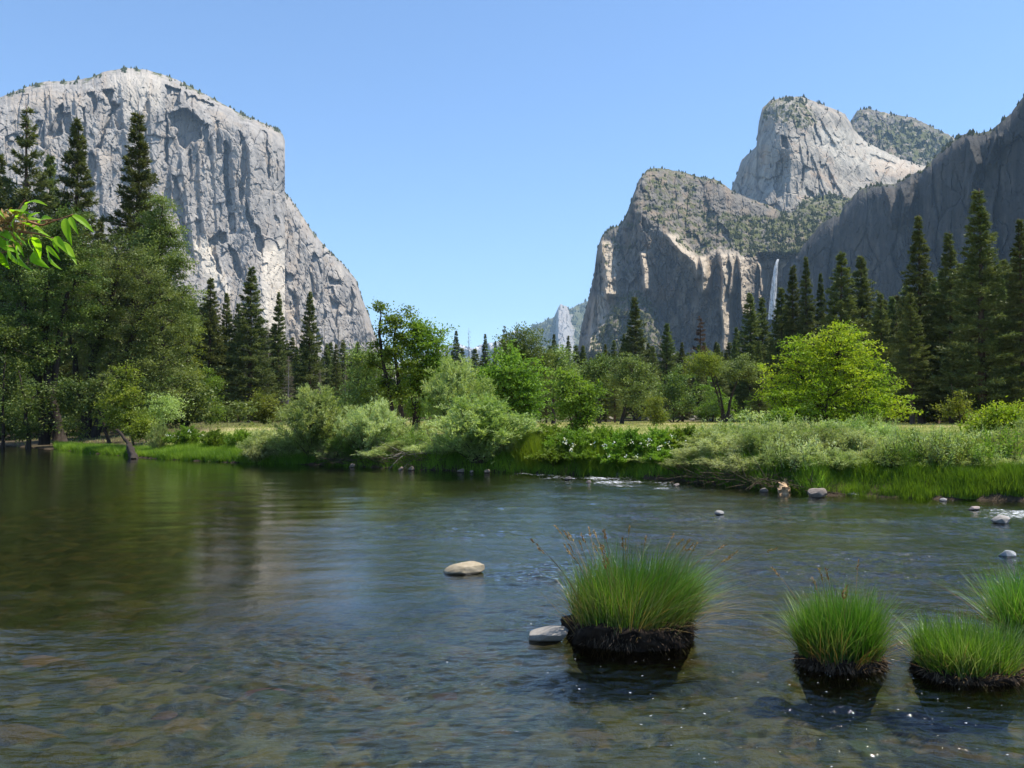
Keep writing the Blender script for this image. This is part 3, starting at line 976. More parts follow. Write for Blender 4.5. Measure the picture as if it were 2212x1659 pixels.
def se_depth(X, Y, dt):
    D = 9400 - np.clip(Y - 650, 0, 300) * 10 + 300 * np.exp(-dt / 5.)
    D = D - 420 * sstep(1198, 1207, X) * sstep(1262, 1215, X)
    return D + flakes(X, Y, 9, 22, 133, 35, 50) + flakes(X, Y, 4, 8, 138, 14, 16)


def se_mask(X, Y, dt):
    rock = sstep(1198, 1206, X + 4 * fbm(X / 9, Y / 14, 3, 8)) * sstep(1240, 1222, X + 10 * fbm(X / 12, Y / 16, 3, 9) - (Y - 660) * .12)
    return np.stack([(1 - rock) * (.75 + .3 * fbm(X / 12, Y / 8, 3, 141)), rock * .15, 0 * X], -1)


V, F, K, se_front = relief(SE_TOP, 901, 1.5, se_depth, se_mask, 19, 1.3, 1.8, back=.15)
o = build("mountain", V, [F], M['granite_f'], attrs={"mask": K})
tag(o, "hazy blue distant spire and wooded slope down the valley", "mountain", kind="structure")

SN_TOP = [(800, 800), (900, 770), (960, 748), (990, 742), (1020, 752), (1045, 742), (1075, 738), (1095, 718), (1122, 714), (1140, 712), (1160, 722), (1200, 740), (1300, 745), (1400, 760)]


def sn_mask(X, Y, dt):
    snow = sstep(12, 4, dt) * sstep(-.1, .2, fbm(X / 6, Y / 5, 3, 151) + .15)
    return np.stack([.5 * sstep(6, 20, dt), snow, 0 * X], -1)


V, F, K, _ = relief(SN_TOP, 901, 2.0, lambda X, Y, dt: 12000 - (Y - 712) * 10 + flakes(X, Y, 9, 14, 143, 160, 200), sn_mask, 21, 1.2, 2.5, back=.08)
o = build("mountain", V, [F], M['granite_f'], attrs={"mask": K})
tag(o, "faint far peak with snow patches low in the gap", "mountain", kind="structure")


# tiny trees growing on the rock shelves: a far wood, nobody could count it
def shelf_trees(name, fronts, label):
    rng = np.random.default_rng(len(label))
    g = Geo()
    for (pts, msk, Xd, Yd), n, hmin, hmax, edge in fronts:
        w = np.clip(msk[..., 0] - .35, 0, 1)
        w = w * (Yd < 800)
        if edge:
            w[:6] += edge * (gnoise(Xd[:6] / 14, Yd[:6] / 50, 5) > -.25)
        w = w * (.04 + sstep(-.1, .45, fbm(Xd / 17, Yd / 11, 3, 301)))
        w = w.ravel(); w = w / w.sum()
        idx = rng.choice(len(w), n, p=w)
        B = pts.reshape(-1, 3)[idx] - [0, 0, 3]
        H = rng.uniform(hmin, hmax, n)
        R = H * rng.uniform(.2, .34, n)
        k = 5
        lv = [(0, .8), (.35, 1.0), (.65, .6), (1.0, .06)]
        th = np.arange(k) / k * 2 * np.pi
        V = []
        for z, rr_ in lv:
            jit = rng.uniform(.65, 1.3, (n, k))
            V.append(np.stack([B[:, 0, None] + R[:, None] * rr_ * jit * np.cos(th), B[:, 1, None] + R[:, None] * rr_ * jit * np.sin(th),
                               B[:, 2, None] + (H * z)[:, None] + rng.uniform(-.08, .08, (n, k)) * H[:, None]], -1))
        V = np.stack(V, 1).reshape(n, -1, 3)
        base = np.arange(n)[:, None, None] * (4 * k)
        i = (np.arange(3)[:, None] * k + np.arange(k)[None])
        j = (np.arange(3)[:, None] * k + (np.arange(k)[None] + 1) % k)
        q = np.stack([i, j, j + k, i + k], -1).reshape(-1, 4)
        g.add(V.reshape(-1, 3), (base + q[None]).reshape(-1, 4))
    o = g.make(name, M['shelf'], None)
    tag(o, label, "woodland", kind="stuff")


M['shelf'] = leaf_mat("mountain_woodland", (.045, .06, .018), (.11, .115, .035), (.07, .08, .028), .1, .8, .1)
shelf_trees("mountain_woodland", [(cap_front, 330, 4, 15, .2), (east_front, 180, 4, 14, .15)], "tiny trees and brush along the crest of the left cliff")
shelf_trees("mountain_woodland", [(lc_front, 4200, 3, 12, .15), (mc_front, 650, 5, 18, .15), (hc_front, 700, 6, 20, .15), (rg_front, 380, 4, 12, .15)], "scattered brush and small trees on the ledges of the right rocks")
shelf_trees("mountain_woodland", [(se_front, 2500, 22, 45, .2)], "far wood on the hazy slope down the valley")

# ------------------------------------------------------------------ waterfall
def waterfall():
    m, t, out = nt("falling_water")
    g = t.nodes.new("ShaderNodeNewGeometry")
    nz = noise(t, mapping(t, g.outputs["Position"], (1, 1, .12)), .35, 5, .7)
    df = t.nodes.new("ShaderNodeBsdfDiffuse"); df.inputs[0].default_value = (.72, .75, .78, 1)
    tp = t.nodes.new("ShaderNodeBsdfTransparent")
    mx = t.nodes.new("ShaderNodeMixShader")
    t.links.new(ramp(t, nz, .40, .60, .05, .95), mx.inputs[0])
    t.links.new(tp.outputs[0], mx.inputs[1]); t.links.new(df.outputs[0], mx.inputs[2]); t.links.new(mx.outputs[0], out.inputs[0])
    g = Geo()
    n = 40
    tt = np.linspace(0, 1, n)
    yd = 560 + tt * 130
    xd = 1681 - 14 * tt ** .55 + 1.0 * fbm(tt * 6, tt * 0, 3, 4)
    wd = 2.6 + 6.0 * tt ** .7
    dep = 2000 - 25 * np.sqrt(tt)
    K_ = 12
    rows = []
    for k in range(K_):
        a = k / K_ * 2 * np.pi
        q = P(xd + wd * np.cos(a) * (1 + .25 * fbm(tt * 9, tt * 0 + k, 3, 5)), yd, dep + 7 * np.sin(a))
        rows.append(q)
    V = np.stack(rows, 1)
    i = np.arange(n - 1)[:, None] * K_ + np.arange(K_)[None]
    j = np.arange(n - 1)[:, None] * K_ + (np.arange(K_)[None] + 1) % K_
    g.add(V.reshape(-1, 3), np.stack([i, j, j + K_, i + K_], -1).reshape(-1, 4))
    o = g.make("waterfall", m, None, True)
    tag(o, "thin white waterfall dropping down the shaded rock wall", "waterfall")


waterfall()

# ------------------------------------------------------------------ stones
def stone(name, xd, yd_base, wpx, hpx, c1_, c2_, seed, label, dy=0, depth=.7, sink=.35, group=None, cat="rock", flat=None, alb=.62):
    """a stone whose foot meets the water (or ground) at the measured place"""
    cz = (829.5 - yd_base) / 1840.0
    t_ = -(CAMH - dy) / (SP + cz * CP)
    X0, Y0 = (xd - 1106) / 1840.0 * t_, (CP - cz * SP) * t_
    w = wpx / 1840.0 * Y0; h = hpx / 1840.0 * Y0
    import bmesh
    bm = bmesh.new(); bmesh.ops.create_icosphere(bm, subdivisions=5, radius=1)
    V = np.array([v.co[:] for v in bm.verts]); Fc = np.array([[v.index for v in f.verts] for f in bm.faces]); bm.free()
    rng = np.random.default_rng(seed)
    for k in range(14 if dy > -.1 else 3):     # chip the ball with random planes, then roughen it
        n = unit(rng.normal(0, 1, 3)); d = rng.uniform(.55, .88)
        p = V @ n
        V = V - np.outer(np.clip(p - d, 0, None) * .9, n)
    V = V * (1 + .06 * fbm(V[:, 0] * 2 + seed, V[:, 1] * 2 + V[:, 2] * 1.7, 4, seed))[:, None]
    V = V / np.abs(V).max(0)
    V[:, 2] += (.22 * V[:, 0] if flat is None else flat * V[:, 0])
    hz = h / (1 - sink)
    V = V * [w / 2, w / 2 * depth, hz * .5]
    V[:, 2] += h - V[:, 2].max()
    alb = .85 if "beside the largest" in label else alb
    c1_ = tuple(x * alb for x in c1_); c2_ = tuple(x * alb for x in c2_)
    o = build(name, V, [Fc], stone_mat("stone", c1_, c2_, dy > -.1), smooth=True)
    o.location = (X0, Y0 + w / 2 * depth * .5, dy)
    tag(o, label, cat, group)
    return o


stone("rock", 1003, 1238, 92, 21, (.42, .33, .2), (.58, .48, .33), 3, "smooth tan rock standing alone in mid river", flat=.5)
stone("rock", 1180, 1386, 98, 30, (.30, .27, .23), (.42, .38, .33), 5, "flat grey rock beside the largest grass tussock", depth=.6, flat=.38)
stone("rock", 1767, 1075, 44, 20, (.25, .2, .16), (.38, .31, .26), 8, "brown blocky rock near the right bank grass", flat=.12)
stone("rock", 1845, 1071, 26, 9, (.33, .3, .28), (.5, .46, .42), 9, "small pale flat rock at the foot of the right bank grass")
stone("rock", 2168, 1131, 42, 18, (.32, .29, .26), (.5, .46, .42), 12, "grey rounded rock off the right bank near the frame edge")
stone("rock", 1555, 1112, 22, 9, (.3, .28, .26), (.45, .43, .4), 14, "lone small grey rock in the river right of centre")
stone("rock", 2182, 1203, 38, 14, (.35, .36, .37), (.55, .56, .57), 15, "wet pale rock in the shallows above the right edge tussocks")
stone("rock", 1652, 1063, 20, 9, (.22, .18, .15), (.33, .28, .24), 17, "little brown rock left of the pale broken log")
stone("rock", 2040, 1082, 18, 6, (.35, .32, .3), (.5, .47, .44), 18, "tiny pale rock under the right bank grass edge")
stone("rock", 2107, 1101, 24, 7, (.4, .3, .26), (.52, .42, .38), 19, "pinkish flat rock off the right bank")
stone("rock", 1336, 1029, 14, 8, (.2, .17, .15), (.3, .26, .22), 20, "small dark rock in the white riffle")
stone("rock", 1271, 1044, 14, 7, (.12, .1, .09), (.2, .17, .15), 21, "dark wet rock just below the riffle, left one")
stone("rock", 1228, 1036, 16, 7, (.1, .09, .09), (.2, .18, .16), 22, "dark low rock at the upstream left end of the riffle")
stone("rock", 1462, 1050, 16, 6, (.25, .2, .17), (.35, .3, .26), 23, "small brown rock at the right end of the riffle")
for k, (xd, w, h, lb) in enumerate([(888, 16, 9, "pale pebble on the bank left of the round willow"), (996, 18, 8, "orange tan stone at the water under the willow bank"), (1052, 14, 8, "reddish stone at the foot of the big willow"),
                                    (1018, 10, 5, "small cream stone beside the orange tan one"), (866, 12, 7, "grey stone among bank twigs"), (760, 14, 9, "tan stone under the mid bank willows")]):
    yd = np.interp(xd, [p[0] for p in SHORE], [p[1] for p in SHORE]) + 3
    stone("rock", xd, yd, w, h, (.38, .27, .19), (.55, .43, .33), 40 + k, lb, alb=.42)
# reddish submerged stones lying on the bed
for k, (xd, yd, w, c, lb) in enumerate([(572, 1492, 120, (.30, .10, .05), "red submerged stone, broadest one under the near water"), (350, 1543, 62, (.24, .10, .06), "dull red submerged stone left of the broad red one"),
                                        (960, 1500, 90, (.20, .09, .06), "dark reddish submerged stone nearer the middle"), (75, 1425, 110, (.36, .16, .04), "long orange brown submerged slab at the left edge"),
                                        (1390, 1440, 120, (.32, .17, .05), "orange submerged stone below the largest tussock"), (30, 1530, 100, (.28, .19, .06), "ochre submerged stone in the lower left corner"),
                                        (1440, 1475, 90, (.26, .20, .05), "mossy yellow submerged stone below the largest tussock"), (330, 1418, 110, (.16, .12, .08), "smooth brown submerged stone under the left shallows"),
                                        (410, 1440, 60, (.30, .20, .13), "pinkish submerged stone right of the smooth brown one")]):
    o = stone("submerged_rock", xd, yd, w * .9, 14, tuple(x * .8 for x in c), tuple(min(1, x * 1.4) for x in c), 60 + k, lb, dy=-.34, sink=.3, depth=.9, alb=.34)
    o.location[2] = float(ground_z(o.location[0], o.location[1])) + .02

# ------------------------------------------------------------------ trees with leaves
def crown_leaves(rng, blobs, ncl, nlf, cr, L, W, flat=.5, droop=0., shell=.55):
    """blobs (x,y,z,r): sprays of leaves scattered through and over each lobe"""
    P_, D_, C_ = [], [], []
    vol = np.array([b[3] ** 2 for b in blobs]); vol = vol / vol.sum()
    for b, wgt in zip(blobs, vol):
        n = max(3, int(ncl * wgt))
        d = unit(rng.normal(0, 1, (n, 3)))
        r = b[3] * (shell + (1.08 - shell) * rng.random(n) ** .6) * (1 + .22 * rng.normal(0, 1, n))
        c = np.array(b[:3]) + d * r[:, None] * [1, 1, .92]
        C_.append(np.hstack([c, np.tile(b[:3], (n, 1))]))
        s = cr * rng.uniform(.5, 1.35, n)
        m = np.maximum(2, (nlf * rng.uniform(.35, 1.6, n) * (s / cr) ** 2).astype(int))
        idx = np.repeat(np.arange(n), m)
        # each spray is an elongated, flattened fan along its own axis
        ax = unit(d * [1, 1, .35] + rng.normal(0, .5, (n, 3)) * [1, 1, .4])
        q = rng.normal(0, .4, (len(idx), 3)) * s[idx][:, None] * [1, 1, flat] + ax[idx] * (rng.normal(0, .48, len(idx)) * s[idx])[:, None]
        P_.append(c[idx] + q)
        D_.append(unit(ax[idx] + rng.normal(0, .75, (len(idx), 3)) + [0, 0, -droop]))
    P_ = np.concatenate(P_); D_ = np.concatenate(D_)
    n = len(P_)
    nr = unit(rng.normal(0, .65, (n, 3)) + [0, 0, 1])
    sz = rng.uniform(.65, 1.3, n)
    V, F = leaf_geo(P_, D_, nr, L * sz, W * sz)
    return V, F, np.concatenate(C_)


def px_blobs(lst, Y0, rng):
    out = []
    for b in lst:
        x, y, r = b[:3]; dy = b[3] if len(b) > 3 else rng.uniform(-1, 1) * r / 1840 * Y0 * .7
        p = P(x, y, Y0 + dy)
        out.append((p[0], p[1], p[2], r / 1840 * Y0))
    return out


def leafy_tree(name, Y0, blobs, trunks, mat, label, cat="tree", ncl=260, nlf=60, cr=.55, L=.12, W=.07, seed=1, flat=.5, bark='bark', group=None, twig=.5, shell=.5, droop=0., tr0=.16):
    rng = np.random.default_rng(seed)
    bl = px_blobs(blobs, Y0, rng)
    base = np.array(P(trunks[0][0][0], trunks[0][0][1], Y0)); base[2] = float(ground_z(base[0], base[1]))
    root = empty(name, tuple(base))
    tag(root, label, cat, group)
    g = Geo()
    nodes = []
    for tr in trunks:
        pts = np.array([P(x, y, Y0 + (d[0] if d else 0)) for x, y, *d in tr])
        if tr is trunks[0] or True:
            gz = float(ground_z(pts[0][0], pts[0][1]))
            pts[0][2] = gz - .15
        m = 3 * len(pts)
        tt = np.linspace(0, len(pts) - 1, m)
        pp = np.stack([np.interp(tt, np.arange(len(pts)), pts[:, k]) for k in range(3)], 1)
        pp[1:-1] += rng.normal(0, .05, (m - 2, 3))
        Hh = np.linalg.norm(pp[-1] - pp[0])
        r0 = tr0 * (1 if tr is trunks[0] else .7)
        rad = r0 * (1 - .8 * np.linspace(0, 1, m)) ; rad[0] *= 1.35
        g.tube(pp - base, rad, 8)
        nodes += [(p, r) for p, r in zip(pp[m // 4:], rad[m // 4:])]
    V, F, C = crown_leaves(rng, bl, ncl, nlf, cr, L, W, flat, droop, shell)
    NP = np.array([n[0] for n in nodes]); NR = np.array([n[1] for n in nodes])
    lim = []
    for b in bl:      # a limb from the trunk into each lobe
        c = np.array(b[:3])
        dd = np.linalg.norm(NP - c, axis=1) + np.where(NP[:, 2] > c[2] - .2 * b[3], 50, 0) * .05
        i = int(np.argmin(dd)); a = NP[i]
        mid = (a + c) / 2 + rng.normal(0, .12, 3) * np.linalg.norm(c - a) + [0, 0, -.05 * np.linalg.norm(c - a)]
        r1 = min(NR[i] * .7, .02 + .035 * b[3])
        t5 = np.linspace(0, 1, 6)[:, None]
        q = (1 - t5) ** 2 * a + 2 * t5 * (1 - t5) * mid + t5 ** 2 * (c + [0, 0, .3 * b[3]])
        g.tube(q - base, np.linspace(r1, r1 * .35, 6), 6)
        lim.append((q[3], r1))
        lim.append((q[5], r1 * .5))
    LP = np.array([l[0] for l in lim])
    sel = C[rng.random(len(C)) < twig]
    for c in sel:
        p = c[:3]
        i = int(np.argmin(np.linalg.norm(LP - p, axis=1)))
        a = LP[i]; mid = (a + p) / 2 + rng.normal(0, .08, 3) * np.linalg.norm(p - a) - [0, 0, .06 * np.linalg.norm(p - a)]
        t4 = np.linspace(0, 1, 4)[:, None]
        q = (1 - t4) ** 2 * a + 2 * t4 * (1 - t4) * mid + t4 ** 2 * p
        g.tube(q - base, np.linspace(.022, .006, 4), 4, cap=False)
    g.make("trunk", M[bark], root, True)
    build("crown", V - base, [F], M[mat], root)
    return root


# left-hand riverside group
leafy_tree("oak_tree", 52, [(60, 510, 46), (125, 530, 48), (20, 590, 48), (95, 610, 48), (40, 680, 50), (160, 670, 46), (80, 760, 46), (150, 475, 30), (5, 490, 36), (180, 600, 40), (20, 780, 46), (110, 700, 36), (160, 560, 36), (30, 530, 34)],
           [[(132, 945), (112, 850), (96, 760), (98, 660), (108, 560)], [(100, 800), (70, 700), (40, 610)], [(98, 740), (140, 650), (170, 590)]],
           'oak_dark', "large dark leaning riverside tree at the left edge", ncl=700, nlf=70, cr=.48, L=.13, W=.075, seed=11, shell=.55, tr0=.36)
leafy_tree("oak_tree", 56, [(255, 560, 46), (215, 590, 36), (310, 600, 44), (190, 640, 46), (262, 650, 50), (345, 650, 42), (225, 710, 46), (300, 720, 50), (372, 705, 38), (395, 745, 26), (285, 790, 50), (362, 790, 44), (235, 800, 46), (180, 740, 40), (200, 850, 36), (310, 850, 36), (370, 850, 30), (395, 650, 18)],
           [[(186, 925), (190, 850), (205, 760), (240, 650), (260, 560)], [(190, 850), (160, 760), (140, 690)], [(205, 770), (300, 690), (330, 640)]],
           'oak', "broad grey green tree filling the left bank beside the meadow", ncl=680, nlf=70, cr=.48, L=.13, W=.075, seed=12, shell=.55, tr0=.38)
leafy_tree("oak_tree", 62, [(350, 455, 26), (335, 500, 34), (368, 515, 32), (350, 560, 36), (385, 575, 30), (310, 530, 26), (395, 640, 28), (398, 700, 26), (352, 432, 14), (352, 630, 36)],
           [[(352, 920), (350, 800), (345, 650), (345, 480)]],
           'oak', "tall narrow green tree rising just right of the broad left bank tree", ncl=420, nlf=80, cr=.55, L=.14, W=.08, seed=13, shell=.4, tr0=.26)
leafy_tree("oak_tree", 49, [(20, 840, 46), (70, 870, 40), (10, 740, 60), (160, 850, 42), (200, 880, 36), (60, 930, 26), (250, 905, 30), (0, 910, 40), (160, 925, 22), (215, 840, 30)],
           [[(60, 955), (55, 880), (40, 800)], [(240, 950), (215, 890), (190, 850)], [(5, 955), (8, 860), (10, 760)]],
           'oak_dark', "low dark understorey tree in the shade at the left edge", ncl=420, nlf=50, cr=.5, L=.15, W=.09, seed=14, shell=.2, tr0=.15)
leafy_tree("young_tree", 43, [(275, 800, 20), (262, 835, 24), (250, 868, 26), (290, 850, 18), (280, 890, 26), (300, 905, 22), (245, 900, 18)],
           [[(290, 965), (278, 900), (262, 850), (272, 800)]],
           'yellow', "small yellow green sapling leaning over the left bank grass", ncl=190, nlf=36, cr=.34, L=.12, W=.06, seed=15, shell=.2, tr0=.07)
leafy_tree("young_tree", 74, [(405, 720, 30), (395, 770, 32), (408, 820, 30), (400, 860, 20)], [[(403, 915), (403, 820), (405, 720)]],
           'yellow', "olive yellow slender tree at the left end of the meadow", ncl=150, nlf=50, cr=.5, L=.16, W=.09, seed=16, tr0=.12)
leafy_tree("bush", 47, [(318, 905, 24), (340, 890, 16), (360, 870, 26), (370, 895, 18)], [[(330, 925), (330, 905), (328, 890)]],
           'willow', "pale rounded willow bush against the dark left trees", "bush", ncl=120, nlf=50, cr=.4, L=.13, W=.04, seed=17, tr0=.05)
leafy_tree("bush", 42, [(290, 925, 16), (310, 918, 15), (330, 930, 16), (300, 945, 12)], [[(322, 980), (315, 950), (305, 925)], [(328, 980), (335, 955), (325, 930)]],
           'yellow', "low spreading green shrub on two thin stems by the leaning stump", "bush", ncl=90, nlf=34, cr=.32, L=.12, W=.06, seed=18, tr0=.05, shell=.1)
leafy_tree("young_tree", 78, [(455, 830, 22), (450, 870, 26), (462, 895, 22), (448, 800, 12)], [[(455, 912), (455, 860), (455, 805)]],
           'alder', "small bright leafy tree below the pines at the left meadow edge", ncl=130, nlf=46, cr=.5, L=.16, W=.09, seed=19, tr0=.08)
leafy_tree("bush", 80, [(570, 868, 26), (550, 885, 22), (592, 885, 22), (570, 895, 24)], [[(570, 912), (570, 890), (568, 870)]],
           'yellow', "round olive bush standing at the edge of the meadow", "bush", ncl=170, nlf=50, cr=.45, L=.16, W=.08, seed=20, tr0=.1)
# the two alders in the middle
leafy_tree("alder_tree", 40, [(822, 668, 13), (846, 690, 17), (880, 682, 9), (832, 712, 15), (868, 728, 19), (812, 742, 15), (845, 765, 26), (880, 790, 20), (803, 785, 20), (830, 830, 24), (788, 845, 13), (816, 652, 8), (884, 662, 6), (860, 850, 22), (858, 705, 12)],
           [[(873, 955), (866, 890), (858, 820), (853, 740), (852, 690)], [(855, 770), (820, 720), (822, 670)]],
           'alder', "tall open alder with wispy pointed top in the centre", ncl=330, nlf=26, cr=.34, L=.13, W=.08, seed=21, shell=.1, flat=.3, tr0=.15)
leafy_tree("alder_tree", 41, [(905, 715, 26), (930, 745, 30), (890, 750, 28), (915, 790, 38), (940, 790, 24), (890, 830, 34), (930, 840, 32), (905, 880, 30), (890, 700, 12), (950, 720, 10)],
           [[(900, 945), (899, 880), (902, 800), (908, 720)], [(893, 940), (890, 880), (888, 820)]],
           'alder', "denser rounded alder joined to the right of the wispy one", ncl=440, nlf=40, cr=.42, L=.13, W=.08, seed=22, shell=.25, flat=.4, tr0=.14)
leafy_tree("young_tree", 62, [(800, 790, 34), (775, 830, 34), (810, 850, 32), (785, 770, 20), (760, 870, 30), (740, 880, 20)], [[(790, 915), (790, 850), (795, 780)]],
           'oak', "dull green tree behind the left side of the centre alders", ncl=230, nlf=50, cr=.55, L=.16, W=.09, seed=23, tr0=.13)
# centre and right-of-centre trees on the bank
leafy_tree("young_tree", 44, [(1095, 800, 42), (1130, 820, 42), (1080, 840, 40), (1120, 860, 42), (1150, 850, 28), (1100, 770, 22), (1060, 810, 24), (1140, 885, 26)], [[(1110, 940), (1108, 880), (1105, 800)], [(1108, 880), (1140, 840)]],
           'alder', "bright green leafy tree behind the big central willow", ncl=420, nlf=34, cr=.40, L=.14, W=.085, seed=24, tr0=.12, shell=.25, flat=.35)
leafy_tree("oak_tree", 72, [(1130, 745, 34), (1155, 770, 34), (1110, 770, 26), (1165, 800, 28), (1100, 740, 20)], [[(1150, 915), (1140, 850), (1132, 760)]],
           'oak_dark', "dark rounded oak with pine tops beside it, above the bright green tree", ncl=240, nlf=52, cr=.6, L=.17, W=.1, seed=25, tr0=.2)
leafy_tree("oak_tree", 84, [(1195, 790, 32), (1220, 800, 26), (1185, 830, 28), (1210, 770, 20)], [[(1195, 915), (1195, 850), (1200, 790)]],
           'oak', "grey green oak behind the slim bank sapling", ncl=190, nlf=50, cr=.65, L=.19, W=.11, seed=26, tr0=.2)
leafy_tree("young_tree", 33, [(1235, 815, 18), (1215, 845, 22), (1250, 860, 30), (1275, 850, 20), (1225, 885, 26), (1270, 895, 24), (1300, 845, 10), (1200, 800, 10), (1250, 920, 24)], [[(1250, 965), (1245, 910), (1240, 820)], [(1252, 955), (1270, 900), (1285, 850)], [(1248, 955), (1225, 890), (1215, 840)]],
           'alder', "airy light green sapling on the bank right of centre", ncl=270, nlf=30, cr=.28, L=.11, W=.065, seed=27, shell=.15, flat=.4, tr0=.05)
leafy_tree("oak_tree", 88, [(1365, 800, 32), (1340, 820, 22), (1390, 820, 26), (1370, 850, 30), (1345, 780, 16), (1395, 850, 16)], [[(1342, 915), (1350, 880), (1366, 800)]],
           'oak', "round crowned oak with a leaning trunk standing on the meadow edge", ncl=300, nlf=54, cr=.6, L=.18, W=.1, seed=28, tr0=.22)
leafy_tree("young_tree", 70, [(1415, 870, 14), (1412, 895, 20), (1425, 900, 14)], [[(1412, 920), (1414, 900), (1416, 865)]],
           'yellow', "little bushy olive tree on the meadow right of the leaning oak", ncl=110, nlf=46, cr=.4, L=.14, W=.06, seed=29, tr0=.08)
leafy_tree("oak_tree", 104, [(1515, 785, 24), (1540, 790, 22), (1500, 800, 16), (1530, 775, 18)], [[(1565, 915), (1552, 860), (1530, 790)]],
           'yellow', "flat topped oak on a long leaning trunk left of the forked one", ncl=150, nlf=50, cr=.7, L=.2, W=.11, seed=30, tr0=.22)
leafy_tree("oak_tree", 96, [(1600, 795, 28), (1580, 805, 18), (1625, 805, 18)], [[(1568, 918), (1580, 860), (1600, 800)], [(1568, 910), (1556, 850), (1545, 810)]],
           'oak', "oak with a V forked trunk at the meadow edge", ncl=150, nlf=50, cr=.7, L=.2, W=.11, seed=31, tr0=.22)
leafy_tree("oak_tree", 92, [(1290, 800, 26), (1265, 815, 20), (1310, 830, 20), (1300, 780, 16)], [[(1295, 915), (1295, 860), (1292, 800)]],
           'oak_dark', "small dark oak between the slim sapling and the leaning oak", ncl=170, nlf=50, cr=.6, L=.19, W=.1, seed=32, tr0=.18)
# the bright tree on the right
leafy_tree("bright_tree", 31, [(1800, 725, 30), (1830, 740, 30), (1760, 755, 36), (1810, 775, 48), (1860, 775, 38), (1720, 775, 32), (1700, 810, 40), (1770, 820, 50), (1840, 830, 50), (1890, 820, 32), (1720, 860, 44), (1790, 875, 50), (1860, 880, 46), (1910, 870, 30), (1680, 860, 30), (1810, 705, 12), (1935, 890, 22), (1950, 865, 10), (1700, 900, 30), (1840, 920, 30), (1700, 745, 14), (1665, 820, 12), (1818, 698, 9), (1775, 728, 13), (1852, 716, 12), (1735, 742, 13), (1905, 785, 16), (1928, 835, 18), (1966, 858, 9), (1658, 790, 11), (1648, 850, 13), (1880, 745, 12), (1960, 890, 14)],
           [[(1808, 968), (1808, 900), (1806, 820), (1805, 730)], [(1808, 910), (1860, 840), (1880, 800)], [(1808, 900), (1750, 840), (1715, 790)], [(1808, 930), (1720, 890), (1700, 860)], [(1808, 930), (1890, 890), (1940, 870)]],
           'bright', "brilliant yellow green broad tree standing over the right bank", ncl=1500, nlf=23, cr=.27, L=.095, W=.045, seed=33, shell=.35, flat=.2, twig=.3, tr0=.13)
leafy_tree("bush", 25.5, [(1690, 910, 26), (1665, 925, 20), (1710, 930, 22), (1690, 950, 22)], [[(1692, 985), (1690, 950), (1690, 915)]],
           'bank', "dark green rounded bush at the foot of the brilliant yellow green tree", "bush", ncl=170, nlf=40, cr=.22, L=.09, W=.05, seed=34, tr0=.04)
leafy_tree("young_tree", 36, [(2075, 850, 10), (2065, 875, 20), (2050, 890, 16), (2090, 890, 16)], [[(2075, 935), (2072, 890), (2055, 830)]],
           'yellow', "thin yellowish sapling in front of the dark right pines", ncl=90, nlf=24, cr=.26, L=.1, W=.05, seed=35, shell=.1, tr0=.04)
leafy_tree("bush", 21.5, [(2150, 905, 34), (2190, 900, 30), (2120, 930, 30), (2170, 950, 34), (2215, 930, 36), (2110, 960, 20), (2200, 980, 30), (2240, 900, 30)], [[(2165, 1015), (2160, 970), (2155, 910)], [(2175, 1015), (2195, 960), (2205, 900)]],
           'bright', "tall light green bush at the right edge of the bank", "bush", ncl=420, nlf=34, cr=.2, L=.075, W=.035, seed=36, shell=.2, tr0=.03)
leafy_tree("bush", 20.3, [(2132, 945, 16), (2140, 975, 18), (2128, 960, 12)], [[(2140, 1010), (2138, 980), (2135, 950)]],
           'willow_grey', "silvery leaved bush in front of the tall right edge bush", "bush", ncl=90, nlf=30, cr=.14, L=.07, W=.03, seed=37, tr0=.02)
leafy_tree("bush", 27, [(1620, 905, 14), (1610, 935, 20), (1640, 940, 22), (1600, 900, 10), (1650, 900, 12)], [[(1622, 975), (1618, 940), (1615, 905)]],
           'willow_grey', "thin grey green shrub with dry twigs left of the brilliant tree", "bush", ncl=130, nlf=26, cr=.24, L=.08, W=.035, seed=38, shell=.1, tr0=.03)

